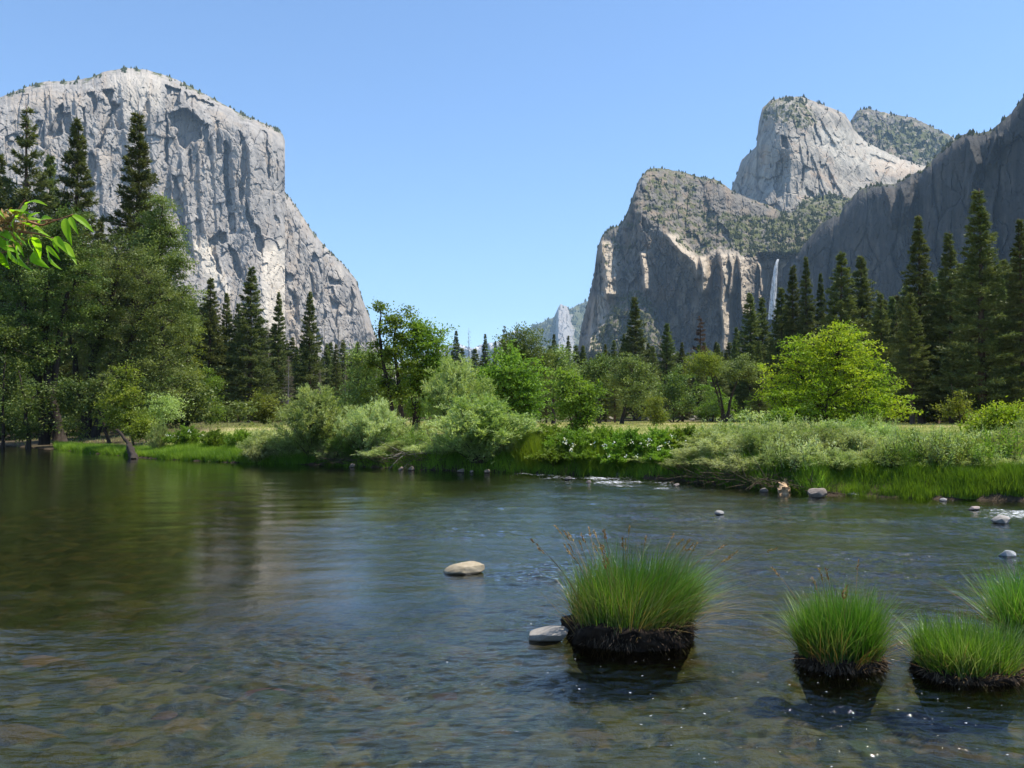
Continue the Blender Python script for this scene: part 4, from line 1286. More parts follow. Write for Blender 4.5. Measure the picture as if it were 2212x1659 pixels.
# ------------------------------------------------------------------ willow shrubs: many arching stems from one foot
def willow_proto(seed, mat, wd=2.4, ht=3.2, ns=60, side=16, nleaf=26, L=.10, W=.022, stemlow=.25, bark='twig'):
    rng = np.random.default_rng(seed)
    g = Geo(); LP, LD = [], []
    for i in range(ns):
        az = rng.uniform(0, 2 * np.pi); out = wd * rng.random() ** .6; h = ht * (1 - .45 * (out / wd) ** 2) * rng.uniform(.72, 1.05)
        b = np.array([math.cos(az), math.sin(az), 0]) * rng.uniform(0, .14) * wd
        e = np.array([math.cos(az) * out, math.sin(az) * out, h])
        t = np.linspace(0, 1, 7)[:, None]
        mid = b + (e - b) * [.35, .35, .62]
        q = (1 - t) ** 2 * b + 2 * t * (1 - t) * mid + t ** 2 * e + rng.normal(0, .03, (7, 3)) * t
        g.tube(q, np.linspace(.024, .005, 7), 4, cap=False)
        for k in range(side):
            u = stemlow + (1 - stemlow) * rng.random() ** .8
            p = np.array([np.interp(u, t[:, 0], q[:, a]) for a in range(3)])
            dr = unit((e - b) * [.5, .5, .3] + rng.normal(0, 1, 3) * [.9, .9, .55] * np.linalg.norm(e - b) * .35)
            ln = rng.uniform(.3, .8) * (.35 + .09 * ht)
            uu = rng.random(nleaf)
            pp = p + dr * (uu * ln)[:, None] + np.array([0, 0, -.18]) * (uu ** 2 * ln)[:, None] + rng.normal(0, .035, (nleaf, 3))
            LP.append(pp); LD.append(unit(dr + rng.normal(0, .55, (nleaf, 3)) + [0, 0, .1]))
    LP = np.concatenate(LP); LD = np.concatenate(LD); n = len(LP)
    sz = rng.uniform(.7, 1.3, n)
    V, F = leaf_geo(LP, LD, unit(rng.normal(0, .8, (n, 3)) + [0, 0, .8]), L * sz, W * sz)
    root = empty("willow_bush")
    g.make("stem", M[bark], root); build("foliage", V, [F], M[mat], root)
    return root


WP = [willow_proto(71, 'willow', 2.0, 3.0, 100, 19, 24, .12, .032, .10), willow_proto(72, 'willow_grey', 1.7, 2.0, 90, 16, 22, .11, .028, .12),
      willow_proto(73, 'willow', 1.3, 1.6, 60, 13, 20, .10, .026, .15), willow_proto(74, 'bank', 1.8, 1.7, 70, 15, 24, .10, .055, .1),
      willow_proto(75, 'willow_grey', 1.2, 1.3, 60, 12, 20, .085, .022, .1, 'twig')]
used = set()


WDIM = [(2.0, 3.0), (1.7, 2.0), (1.3, 1.6), (1.8, 1.7), (1.2, 1.3)]


def put_willow(kind, xd, Y, ytop, wpx, label, group, cat="willow bush"):
    r = WP[kind] if kind not in used else copy_tree(WP[kind])
    used.add(kind)
    X0 = (xd - 1106) / 1840.0 * Y
    gz = float(ground_z(X0, Y)) - .06
    sxy = wpx / 1840.0 * Y / (1.72 * WDIM[kind][0]); sz = (float(P(xd, ytop, Y)[2]) - gz) / (WDIM[kind][1] * .94)
    r.location = (X0, Y, gz)
    r.scale = (sxy, sxy, sz)
    r.rotation_euler = (0, 0, (xd * .37) % 6.28)
    tag(r, label, cat, group)
    return r


def nearshore(xd, off):
    """depth on the line of sight at xd, off metres behind the waterline"""
    yd = np.interp(xd, [p[0] for p in SHORE], [p[1] for p in SHORE])
    cz = (829.5 - yd) / 1840.0
    return (CP - cz * SP) * (-CAMH / (SP + cz * CP)) + off


G1, G2, G3 = "willow bushes along the middle bank", "leafy bushes along the dark middle bank", "willow thicket on the right bank"
for kind, xd, off, ytop, wpx, lb, gp in [
        (0, 680, .5, 846, 165, "round pale willow with a visible fan of stems, leftmost large one", G1),
        (1, 575, .9, 935, 100, "low grey willow at the left end of the willow row", G1),
        (2, 620, .7, 945, 90, "short willow clump left of the round willow", G1),
        (1, 800, .9, 876, 130, "feathery willow between the round willow and the alders", G1),
        (2, 750, .9, 935, 100, "sprawling grey stemmed willow leaning over the bank right of the round willow", G1),
        (4, 860, .8, 955, 90, "dry twiggy low willow below the alders", G1),
        (4, 915, .7, 960, 80, "low grey willow scrub beside white dead twigs", G1),
        (0, 1035, .35, 866, 225, "widest dense willow overhanging the river in the centre", G1),
        (0, 985, 5.0, 785, 150, "tall pale willow behind the widest one, by the alders", G1),
        (1, 1085, .7, 940, 90, "small willow at the right foot of the widest one", G1),
        (2, 965, .6, 960, 70, "small willow at the left foot of the widest one", G1),
        (3, 1185, 1.6, 925, 110, "leafy dark bush left part of the shaded overhang", G2),
        (3, 1235, 1.0, 935, 110, "dark leafy bush under the airy sapling", G2),
        (3, 1300, 1.2, 930, 110, "leafy bush right of the airy sapling", G2),
        (3, 1360, 1.0, 936, 110, "bright leafy bush with white blossoms in the middle of the bank", G2),
        (3, 1420, 1.2, 934, 110, "leafy bush between the blossoming one and the grey thicket", G2),
        (3, 1480, 2.0, 930, 110, "leafy bush behind the left end of the grey thicket", G2),
        (3, 1535, 3.0, 936, 100, "leafy bush by the meadow behind the grey thicket", G2),
        (2, 1400, .5, 985, 80, "small light bush at the waterline under the leafy bank", G2),
        (1, 1500, .7, 965, 110, "grey green willow at the left end of the thicket, twigs in the water", G3),
        (1, 1570, 1.1, 940, 120, "grey willow second from the left end of the thicket", G3),
        (4, 1545, .4, 985, 90, "low twiggy willow hanging over the water left of the log", G3),
        (1, 1635, 1.3, 925, 120, "grey willow directly behind the left side of the pale log", G3),
        (1, 1700, 1.7, 935, 120, "grey willow behind the pale broken log", G3),
        (4, 1655, .6, 985, 90, "low willow touching the pale log", G3),
        (1, 1770, 1.9, 930, 120, "willow below the trunk of the brilliant tree", G3),
        (1, 1840, 2.1, 928, 120, "willow right below the brilliant tree", G3),
        (4, 1745, 1.0, 965, 100, "lower grey willow right of the pale log", G3),
        (2, 1905, 2.2, 925, 110, "lighter willow with the meadow behind its tip", G3),
        (1, 1975, 2.0, 955, 120, "low willow in front of the open dry meadow", G3),
        (2, 2045, 2.0, 948, 110, "yellowish willow near the silvery bush", G3),
        (1, 2115, 1.9, 950, 110, "willow at the foot of the silvery bush", G3),
        (1, 2185, 1.8, 940, 110, "willow at the right edge above the bright grass", G3),
        (2, 2235, 2.1, 905, 110, "willow cut by the right frame edge", G3),
        (4, 1880, 1.2, 970, 110, "small willow behind the left end of the bright bank grass", G3),
        (1, 1480, .3, 990, 100, "twiggy willow at the waterline at the far left of the thicket", G3),
        (4, 1600, .3, 985, 110, "low grey willow at the waterline left of the small brown rock", G3),
        (2, 1680, 2.6, 918, 110, "taller light willow in front of the dark rounded bush", G3),
        (4, 1800, .9, 975, 110, "low grey willow just above the left end of the bright bank grass", G3),
        (2, 1800, 3.4, 915, 130, "light willow under the brilliant tree's crown", G3),
        (4, 1950, 1.1, 985, 120, "low grey scrub above the bright bank grass below the meadow opening", G3),
        (4, 2030, 1.1, 980, 120, "low grey scrub above the middle of the bright bank grass", G3),
        (4, 2110, 1.1, 985, 120, "low grey scrub below the silvery bush", G3),
        (4, 2190, 1.1, 985, 120, "low grey scrub above the right end of the bright bank grass", G3),
        (2, 1540, 2.0, 932, 120, "light willow between the leafy bushes and the grey thicket", G3),
        (4, 720, .25, 965, 80, "low twiggy willow right at the foot of the round willow", G1),
        (4, 815, .25, 970, 90, "low twiggy willow at the water below the feathery one", G1),
        (4, 560, .2, 960, 70, "smallest grey willow at the left end of the row, at the water", G1),
        (3, 1265, .3, 975, 90, "dark bush overhanging the riffle below the airy sapling", G2),
        (3, 1200, .3, 970, 110, "dark bush overhanging the left end of the riffle", G2),
        (3, 1340, .4, 975, 100, "dark bush overhanging the middle of the riffle", G2),
        (3, 1440, .5, 975, 90, "dark bush overhanging the right end of the riffle", G2)]:
    put_willow(kind, xd, float(nearshore(xd, off)), ytop, wpx, lb, gp, cat="willow bush" if kind != 3 else "bush")
for kind, xd, off, ytop, wpx, lb in [(3, 405, 3.6, 927, 80, "low leafy bush with white flowers on the left meadow rim"), (3, 465, 3.4, 934, 70, "low leafy bush on the left meadow rim, middle of three"),
                                     (3, 520, 3.4, 934, 70, "low leafy bush on the left meadow rim nearest the willows"), (2, 345, 2.6, 920, 50, "small grey willow on the left bank beside the stump")]:
    put_willow(kind, xd, float(nearshore(xd, off)), ytop, wpx, lb, "low bushes on the left meadow rim", cat="bush")

def shoots_proto(seed, mat):
    rng = np.random.default_rng(seed); g = Geo(); LP, LD = [], []
    for i in range(22):
        b = np.append(rng.normal(0, .22, 2), 0); h = rng.uniform(.5, 1.0)
        e = b + np.append(rng.normal(0, .16, 2), h); t = np.linspace(0, 1, 5)[:, None]
        q = b + (e - b) * t + rng.normal(0, .02, (5, 3)) * t
        g.tube(q, np.linspace(.009, .003, 5), 3, cap=False)
        n = 70; u = .12 + .88 * rng.random(n)
        LP.append(b + (e - b) * u[:, None] + rng.normal(0, .035, (n, 3))); LD.append(unit(rng.normal(0, .6, (n, 3)) + [0, 0, .75]))
    LP = np.concatenate(LP); LD = np.concatenate(LD); n = len(LP)
    V, F = leaf_geo(LP, LD, unit(rng.normal(0, 1, (n, 3))), .09 * rng.uniform(.6, 1.3, n), .021)
    root = empty("willow_shoots"); g.make("stem", M['twig'], root); build("foliage", V, [F], M[mat], root)
    return root


SH = [shoots_proto(201, 'willow_grey'), shoots_proto(202, 'willow'), shoots_proto(203, 'yellow'), shoots_proto(204, 'bank')]
SHN = [("pale grey", .38), ("light green", .32), ("yellowish", .12), ("deep green", .18)]
su = set(); rng = np.random.default_rng(55)
for i in range(150):
    right = i < 105
    xd = rng.uniform(1480, 2240) if right else rng.uniform(540, 960)
    k = int(rng.choice([0, 1, 2, 3], p=[q[1] for q in SHN]))
    Y = float(nearshore(xd, rng.uniform(.6, 4.2) if right else rng.uniform(.3, 3.0)))
    if right and xd > 1780: Y += .8
    if 1925 < xd < 2125: Y = float(nearshore(xd, rng.uniform(.8, 1.5)))
    r = SH[k] if k not in su else copy_tree(SH[k]); su.add(k)
    X0 = (xd - 1106) / 1840 * Y
    sc_ = rng.uniform(.55, 1.0)
    r.location = (X0, Y, float(ground_z(X0, Y)) - .03); r.scale = (sc_ * rng.uniform(.8, 1.3),) * 2 + (sc_,); r.rotation_euler = (0, 0, rng.uniform(0, 6.28))
    tag(r, "clump of %s upright willow shoots %s" % (SHN[k][0], "in the right bank thicket" if right else "between the willows of the middle bank"), "willow shoots", "upright %s shoots, %s" % (SHN[k][0], "right bank" if right else "middle bank"))

# blossoms on the leafy bushes
rng = np.random.default_rng(5)
bl = []
for xd, off, hz in [(1360, .7, 1.15), (1300, .8, 1.15), (1420, .8, 1.2), (1480, 1.5, 1.25)]:
    Y0 = float(nearshore(xd, off)); X0 = (xd - 1106) / 1840. * Y0
    bl.append(np.stack([X0 + rng.normal(0, .9, 10), Y0 - .3 + rng.normal(0, .3, 10), hz - rng.uniform(0, .6, 10)], 1))
for xd, Y0 in [(395, float(nearshore(395, 3.3))), (412, float(nearshore(412, 3.3)))]:
    X0 = (xd - 1106) / 1840. * Y0
    bl.append(np.stack([X0 + rng.normal(0, .5, 8), Y0 + rng.normal(0, .3, 8), 1.15 - rng.uniform(0, .4, 8)], 1))
bl = np.repeat(np.concatenate(bl), 7, 0)
n = len(bl)
V, F = leaf_geo(bl + rng.normal(0, .035, (n, 3)), rng.normal(0, 1, (n, 3)), rng.normal(0, 1, (n, 3)), .06, .045)
tag(build("blossoms", V, [F], M['petal']), "small white blossoms scattered over the leafy bank bushes", "blossoms", kind="stuff")

# ------------------------------------------------------------------ conifers
def conifer_proto(name, seed, H, R, hb, nb, mat, droop=.25, tuft=7, tl=.30, tw=.05, power=1., sparse=0., dead=False, bark='bark_pine', top_round=.0, upturn=.22):
    """trunk with whorls of branches; each branch carries flat sprays of needle tufts, so tiers and gaps stay readable"""
    rng = np.random.default_rng(seed)
    g = Geo(); TP, TD = [], []
    tz = np.linspace(0, 1, 14)
    tp = np.stack([.12 * np.sin(tz * 3 + seed) * tz, .12 * np.cos(tz * 2 + seed) * tz, tz * H], 1)
    g.tube(tp, .017 * H * (1 - tz * .96) + .01, 8)
    per = 5
    nwh = max(6, nb // per)
    side_bias = rng.normal(0, .12, (nwh, 2))
    for w in range(nwh):
        u = (w + rng.uniform(-.5, .5)) / nwh
        u = min(max(u, 0), .985) ** .92
        wl = rng.uniform(.78, 1.12)
        for b in range(per):
            if rng.random() < sparse:
                continue
            uu = min(.99, max(0, u + rng.normal(0, .3 / nwh)))
            z = H * (hb + (1 - hb) * uu)
            prof = (1 - uu) ** power * (1 - top_round) + top_round * math.sqrt(max(0, 1 - uu * uu)) + .022
            prof *= min(1, .5 + uu / .14)
            az = b * 2 * math.pi / per + w * 1.13 + rng.normal(0, .25)
            dx, dy = math.cos(az), math.sin(az)
            Lb = R * prof * wl * rng.uniform(.7, 1.12) * (1 + dx * side_bias[w, 0] + dy * side_bias[w, 1])
            t = np.linspace(0, 1, 6)
            rise = .45 * (uu - .3)
            q = np.stack([dx * Lb * t, dy * Lb * t, z + Lb * (rise * t - droop * t * t + upturn * t ** 3)], 1)
            g.tube(q, np.linspace(.012 * Lb + .012, .006, 6), 3, cap=False)
            m = int(max(3, tuft * (.7 + Lb * 2.9)))
            s = .12 + .88 * rng.random(m) ** .7
            c = np.stack([np.interp(s, t, q[:, k]) for k in range(3)], 1)
            lat = rng.normal(0, .20, m) * Lb * (1.15 - s * .8)
            c = c + np.stack([-dy * lat, dx * lat, -.12 * np.abs(lat) + rng.normal(0, .045, m)], 1)
            k = 6
            cc = np.repeat(c, k, 0)
            dirs = unit(np.array([dx, dy, .3]) * .8 + rng.normal(0, .6, (len(cc), 3)) * [1, 1, .75])
            TP.append(cc + rng.normal(0, .03, cc.shape)); TD.append(dirs)
    TP = np.concatenate(TP); TD = np.concatenate(TD); n = len(TP)
    sz = rng.uniform(.6, 1.25, n)
    V, F = leaf_geo(TP, TD, unit(rng.normal(0, .7, (n, 3)) + [0, 0, .8]), tl * sz, tw * sz)
    root = empty(name)
    g.make("trunk", M[bark], root, True)
    build("crown", V, [F], M[mat], root)
    return root


# heights are 20 m before scaling
CP_ = {
    'pineA': conifer_proto("pine_tree", 1, 20, 3.9, .14, 165, 'needle', .08, 6, .34, .07, .95, .25, upturn=.25),
    'pineB': conifer_proto("pine_tree", 2, 20, 3.9, .10, 270, 'needle', .14, 6, .32, .065, .98, .05),
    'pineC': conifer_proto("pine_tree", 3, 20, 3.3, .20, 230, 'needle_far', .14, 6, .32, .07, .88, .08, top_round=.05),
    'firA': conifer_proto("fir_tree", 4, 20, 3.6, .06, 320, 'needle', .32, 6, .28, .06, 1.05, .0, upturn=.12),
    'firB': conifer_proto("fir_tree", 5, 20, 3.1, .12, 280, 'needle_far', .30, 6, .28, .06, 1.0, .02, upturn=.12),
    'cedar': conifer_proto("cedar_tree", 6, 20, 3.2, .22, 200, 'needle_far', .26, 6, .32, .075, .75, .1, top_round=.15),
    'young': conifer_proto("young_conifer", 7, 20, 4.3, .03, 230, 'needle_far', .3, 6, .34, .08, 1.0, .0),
    'dead': conifer_proto("dead_tree", 8, 20, 2.8, .12, 150, 'dead', .45, 3, .5, .02, .8, .15, True, 'bark_grey'),
    'brown': conifer_proto("dead_pine", 9, 20, 3.2, .2, 150, 'deadneedle', .25, 5, .32, .055, .8, .2),
    'snag': conifer_proto("dead_tree", 10, 20, 1.6, .3, 66, 'dead', .3, 1, .5, .015, .8, .35, True, 'bark_grey'),
}
cused = set()


def put_conifer(kind, xd, ytop, Y, wscale, label, group, cat=None):
    r = CP_[kind] if kind not in cused else copy_tree(CP_[kind])
    cused.add(kind)
    X0 = (xd - 1106) / 1840.0 * Y
    gz = float(ground_z(X0, Y)) - .1
    ztop = float(P(xd, ytop, Y)[2])
    s = (ztop - gz) / 20.0
    r.location = (X0, Y, gz)
    r.scale = (s * wscale, s * wscale, s)
    r.rotation_euler = (0, 0, (xd * 1.7 + Y) % 6.28)
    tag(r, label, cat or ("dead tree" if kind in ('dead', 'snag', 'brown') else "conifer"), group)
    return r


GL, GM, GC, GR = "tall pines behind the left bank trees", "pines at the left end of the meadow", "conifers beyond the middle meadow", "dark conifers on the right"
big = [
    ('pineA', 48, 228, 88, .95, "sparse topped tall pine standing leftmost before the cliff", GL), ('pineB', 155, 255, 92, .95, "dense tall pine second from the left before the cliff", GL),
    ('pineB', 288, 240, 84, .95, "tall pine with the sharpest spire before the cliff, above the broad left bank tree", GL), ('pineC', 98, 335, 96, .8, "shorter pine between the two leftmost tall pines", GL),
    ('pineC', -15, 330, 90, .9, "pine cut by the left frame edge", GL), ('firB', 210, 470, 100, 1, "shaded fir behind the broad left bank tree", GL),
    ('pineC', 452, 600, 110, 1.0, "pine just right of the left bank trees at the meadow end", GM), ('pineC', 487, 632, 112, .75, "slim pine squeezed between two broader meadow end pines", GM),
    ('pineB', 540, 575, 104, 1.15, "broadest tallest pine of the meadow end group", GM), ('pineC', 512, 655, 112, .8, "shorter pine in the shade left of the broadest one", GM),
    ('pineB', 600, 630, 114, .8, "narrow pine in front of the pale prow base", GM), ('pineB', 668, 628, 108, .92, "lone pointed pine standing apart before the far cliff shoulder", GM),
    ('cedar', 740, 735, 125, .9, "low cedar topped tree right of the lone pointed pine", GM), ('cedar', 705, 742, 128, .8, "small rounded conifer behind the dead brown branches", GM),
    ('dead', 622, 770, 100, 1.1, "grey brown dead conifer right of the narrow pine", GM), ('dead', 745, 790, 105, 1.1, "grey brown dead conifer left of the centre alders", GM),
    ('dead', 578, 700, 118, .8, "bare dead conifer behind the narrow pine", GM), ('snag', 640, 705, 120, .8, "thin bare snag left of the lone pointed pine", GM),
    ('snag', 700, 690, 132, .7, "thin bare snag before the foot of the cliff shoulder", GM), ('snag', 730, 690, 140, .7, "bare snag just left of the centre alders skyline", GM),
    ('snag', 812, 700, 120, .9, "pale bare treetop left of the wispy alder", GM), ('dead', 690, 800, 98, 1.1, "grey dead conifer low under the lone pointed pine", GM),
    ('firA', 985, 713, 165, 1.05, "dark pointed fir against the sky right of the alders", GC), ('snag', 1013, 708, 170, .8, "bare pointed snag against the sky in the gap", GC), ('snag', 957, 722, 175, .6, "thin bare snag between the alder and the dark fir", GC),
    ('firA', 1048, 720, 180, .95, "small fir against the sky, middle of the gap", GC), ('pineA', 1090, 703, 120, .8, "gnarled pine top rising beside the dark oak", GC), ('firB', 1070, 735, 150, .8, "low fir left of the gnarled pine top", GC),
    ('firA', 1197, 721, 230, 1.15, "left one of two small pointed firs in front of the hazy spire", GC), ('firA', 1228, 724, 240, 1.0, "right one of two small pointed firs in front of the hazy spire", GC),
    ('firB', 1260, 745, 160, .8, "small fir at the foot of the dark rock flank", GC), ('pineB', 1372, 640, 125, 1.15, "tall dense conifer in front of the shrubby rock apron", GC),
    ('firB', 1348, 720, 135, .9, "lower conifer on the left shoulder of the tall dense one", GC), ('pineC', 1442, 698, 128, 1.15, "full conifer right of the tall dense one", GC), ('brown', 1513, 683, 150, 1.0, "dead rusty brown pine before the shaded wall", GC),
    ('firB', 1480, 765, 150, 1, "small conifer below the shaded wall", GC), ('firB', 1592, 705, 150, 1.1, "conifer left of the pines that hide the falls' foot", GC), ('cedar', 1560, 760, 140, .9, "low pale conifer left of the forked oak", GC),
    ('pineC', 1622, 632, 122, 1.05, "pine just left of the waterfall", GR), ('pineC', 1648, 642, 126, .95, "pine directly under the waterfall's left side", GR), ('pineC', 1690, 620, 118, 1.0, "pine directly in front of the waterfall's foot", GR),
    ('pineB', 1716, 572, 114, .85, "dark pine right of the waterfall", GR), ('firA', 1745, 552, 112, .8, "pointed spire fir beside the dark pine right of the waterfall", GR), ('firA', 1776, 588, 114, .75, "slim fir left of the broad double pine", GR),
    ('pineC', 1822, 545, 104, 1.2, "broad pine, left half of the double crown above the brilliant tree", GR), ('pineC', 1864, 552, 106, 1.05, "right half of the double crown above the brilliant tree", GR), ('pineC', 1905, 632, 98, 1.0, "lower pine right of the double crown", GR),
    ('pineA', 1940, 655, 110, .9, "ragged pine behind the lower one", GR), ('pineC', 1970, 632, 84, 1.15, "round topped green conifer in front of the tall right firs", GR), ('firA', 1990, 463, 88, 1.05, "tall dark fir, left of the three tallest on the right", GR),
    ('pineB', 2056, 500, 86, .95, "tall narrow pine between the two tallest right trees", GR), ('pineB', 2122, 408, 80, 1.1, "tallest pine on the right", GR), ('firA', 2212, 470, 78, 1.0, "dark fir cut by the right frame edge", GR),
    ('firB', 2170, 600, 88, 1.1, "shaded conifer behind the right edge fir", GR), ('pineC', 2025, 640, 92, 1.0, "shaded conifer low between the tall right trees", GR), ('firB', 2090, 620, 94, 1.0, "shaded conifer left of the tallest right pine", GR),
    ('firB', 1885, 690, 112, 1.0, "small dark conifer behind the brilliant tree's right shoulder", GR), ('cedar', 1668, 730, 112, .9, "lighter green cedar at the brilliant tree's left shoulder", GR), ('firB', 1735, 700, 118, 1.0, "dark conifer behind the brilliant tree's left top", GR),
    ('firA', 725, 742, 102, 1.0, "dark conifer over the right part of the round willow", GM), ('pineC', 772, 738, 106, 1.0, "dark conifer just left of the dull green tree by the alders", GM), ('firB', 640, 748, 112, 1.1, "dark low conifer filling between the narrow pine and the lone pointed pine", GM),
    ('pineB', 965, 758, 118, 1.0, "dark conifer right of the rounded alder", GC), ('firA', 1308, 742, 108, 1.0, "slim dark conifer left of the leaning oak, in front of the rock flank", GC), ('firB', 1328, 758, 100, .9, "slim lower conifer touching the leaning oak's crown", GC),
    ('pineC', 1412, 748, 104, 1.0, "dark conifer right behind the leaning oak", GC), ('firA', 1474, 738, 112, 1.05, "dark conifer between the full conifer and the rusty brown pine", GC), ('pineB', 1552, 742, 116, 1.0, "dark conifer right of the rusty brown pine", GC),
    ('firB', 1180, 762, 96, 1.0, "slim conifer at the right side of the dark rounded oak", GC), ('firA', 1640, 735, 100, 1.0, "dark conifer beside the V forked oak, right of it", GR),
    ('young', 2250, 560, 85, .8, "young conifer mostly beyond the right frame edge", GR),
]
for a in big:
    put_conifer(*a)
# the forest wall behind, each tree its own object
rng = np.random.default_rng(99)
line = [(-60, 520, 95), (0, 560, 95), (120, 560, 100), (230, 520, 105), (330, 560, 110), (420, 660, 125), (560, 700, 135), (640, 735, 140), (760, 745, 140), (860, 752, 150), (950, 757, 155), (1050, 752, 160), (1170, 757, 160),
        (1260, 748, 150), (1340, 740, 146), (1450, 745, 146), (1550, 745, 144), (1620, 730, 135), (1700, 700, 128), (1800, 660, 124), (1900, 660, 122), (2000, 600, 112), (2100, 570, 105), (2250, 560, 100)]
lx = [l[0] for l in line]
names = ['firB', 'pineC', 'firA', 'cedar', 'pineB', 'young']
n_fill = 240
for i in range(n_fill):
    xd = -50 + 2300 * (i + rng.uniform(-.4, .4)) / n_fill
    yt = np.interp(xd, lx, [l[1] for l in line]) + rng.uniform(-14, 46); Y = np.interp(xd, lx, [l[2] for l in line]) + rng.uniform(-4, 26)
    kd = names[int(rng.integers(0, 6))]
    if 430 < xd < 1620 and rng.random() < .16: kd = 'dead' if rng.random() < .5 else 'snag'
    side = "left" if xd < 420 else ("cliff foot" if xd < 960 else ("open gap" if xd < 1300 else ("shaded wall" if xd < 1640 else "right")))
    lab = {"left": "shaded conifer filling the forest behind the left bank trees", "cliff foot": "background conifer in the treeline below the left cliff", "open gap": "background conifer in the low treeline under the open gap",
           "shaded wall": "background conifer in the treeline below the shaded rock wall", "right": "shaded conifer filling the dark forest on the right"}[side]
    if kd in ('dead', 'snag'): lab = lab.replace("conifer", "bare dead tree")
    put_conifer(kd, xd, yt, Y, rng.uniform(1.05, 1.5), lab, "forest trees, " + side)
# undergrowth masses at the forest foot: leafy understorey trees
rng = np.random.default_rng(123)
def under_proto(seed, mat):
    r_ = np.random.default_rng(seed)
    bl_ = [(r_.normal(0, 1.0), r_.normal(0, .8), 1.0 + abs(r_.normal(0, 1.1)), r_.uniform(.6, 1.1)) for _ in range(9)]
    V, F, C = crown_leaves(r_, bl_, 170, 46, .5, .17, .10, .5, 0, .3)
    root = empty("understorey_bush"); g = Geo()
    for b in bl_[:5]:
        g.tube(np.array([[0, 0, 0], [b[0] * .4, b[1] * .4, b[2] * .5], b[:3]]), [.06, .04, .015], 5)
    g.make("stem", M['bark'], root); build("foliage", V, [F], M[mat], root)
    return root
UP = [under_proto(1, 'oak'), under_proto(2, 'alder'), under_proto(3, 'oak_dark'), under_proto(4, 'bank')]
uu_ = set()
for i in range(86):
    xd = 0 + 2212 * (i + rng.uniform(-.4, .4)) / 86
    Y = np.interp(xd, lx, [l[2] for l in line]) - rng.uniform(2, 24)
    if xd < 410: Y = rng.uniform(58, 72)
    if 1180 < xd < 1620: Y = rng.uniform(118, 150)
    k = int(rng.choice([0, 1, 2, 3], p=[.35, .2, .35, .1]))
    if xd > 1850 or xd < 400: k = 2
    r = UP[k] if k not in uu_ else copy_tree(UP[k]); uu_.add(k)
    X0 = (xd - 1106) / 1840 * Y
    s_ = rng.uniform(.7, 1.5) * (1.0 if 400 < xd < 1200 else .8)
    if 1180 < xd < 1620: s_ *= .6
    r.location = (X0, Y, float(ground_z(X0, Y)) - .1); r.scale = (s_ * 1.15, s_ * 1.15, s_); r.rotation_euler = (0, 0, rng.uniform(0, 6.28))
    side = "left" if xd < 420 else ("cliff foot" if xd < 960 else ("open gap" if xd < 1300 else ("shaded wall" if xd < 1640 else "right")))
    tag(r, {"left": "shaded leafy undergrowth bush behind the left bank trees", "cliff foot": "leafy bush at the foot of the trees left of the alders", "open gap": "leafy bush at the foot of the low middle treeline",
            "shaded wall": "leafy bush on the rise between the middle meadow and the forest", "right": "shaded bush under the dark right conifers"}[side], "bush", "undergrowth bushes, " + side)

for i in range(13):
    xd = 950 + 700 * (i + rng.uniform(-.4, .4)) / 13
    Y = rng.uniform(92, 135)
    r = copy_tree(UP[int(rng.choice([0, 1, 2], p=[.3, .05, .65]))])
    X0 = (xd - 1106) / 1840 * Y; gz = float(ground_z(X0, Y)) - .1
    sz_ = (float(P(xd, rng.uniform(780, 865), Y)[2]) - gz) / 4.2
    r.name = "young_tree"
    r.location = (X0, Y, gz); r.scale = (sz_ * .85, sz_ * .85, sz_); r.rotation_euler = (0, 0, rng.uniform(0, 6.28))
    tag(r, "rounded leafy tree in the low treeline behind the middle meadow", "tree", "leafy trees of the middle treeline")

# ------------------------------------------------------------------ grass
def grass_patch(name, X, Y, H, W, mat, label, lean=.35, seg=2, dz=-.04, cat="grass"):
    n = len(X)
    rng = np.random.default_rng(n)
    np.random.seed(n)
    B = np.stack([X, Y, ground_z(X, Y) + dz], 1)
    V, F4, F3 = blade_geo(B, H, np.concatenate([rng.normal(0, lean, (n, 2)), np.zeros((n, 1))], 1), rng.uniform(.1, .7, n), W, seg)
    fs = [F3] if not len(F4) else [F4, F3]
    o = build(name, V, fs, M[mat])
    tag(o, label, cat, kind="stuff")


def strip(x0, x1, s0, s1, n, seed, clump=.5):
    rng = np.random.default_rng(seed)
    xd = rng.uniform(x0, x1, n); Y = nearshore(xd, 0) + s0 + (s1 - s0) * rng.random(n)
    X = (xd - 1106) / 1840 * Y
    keep = gnoise(X * 1.3, Y * 1.3, seed) > -.35 - rng.random(n) * clump
    return X[keep], Y[keep], rng


X, Y, rng = strip(120, 545, .1, 4.2, 60000, 3)
grass_patch("bank_grass", X, Y, rng.uniform(.15, .42, len(X)) * (1 + .3 * gnoise(X * .8, Y * .8, 4)), rng.uniform(.015, .03, len(X)), 'grass', "long bright green grass on the low left bank")
X, Y, rng = strip(1775, 2330, .02, .85, 34000, 5)
grass_patch("bank_grass", X, Y, rng.uniform(.12, .36, len(X)) * (1 + .7 * gnoise(X * 1.5, Y * 1.5, 4)), rng.uniform(.008, .016, len(X)), 'grass', "vivid green grass strip at the foot of the right bank", .28)
X, Y, rng = strip(540, 1780, -.12, 3.0, 70000, 6, .5)
grass_patch("bank_grass", X, Y, rng.uniform(.2, .55, len(X)), rng.uniform(.01, .022, len(X)), 'bank', "mixed green grass under the willows of the middle bank", .4)
X, Y, rng = strip(1115, 1165, .1, 1.6, 6000, 7)
grass_patch("bank_grass", X, Y, rng.uniform(.4, .9, len(X)), rng.uniform(.012, .022, len(X)), 'grass', "bright tuft of long grass between the widest willow and the shaded overhang", .3)
X, Y, rng = strip(1255, 1320, .0, 1.0, 4500, 8)
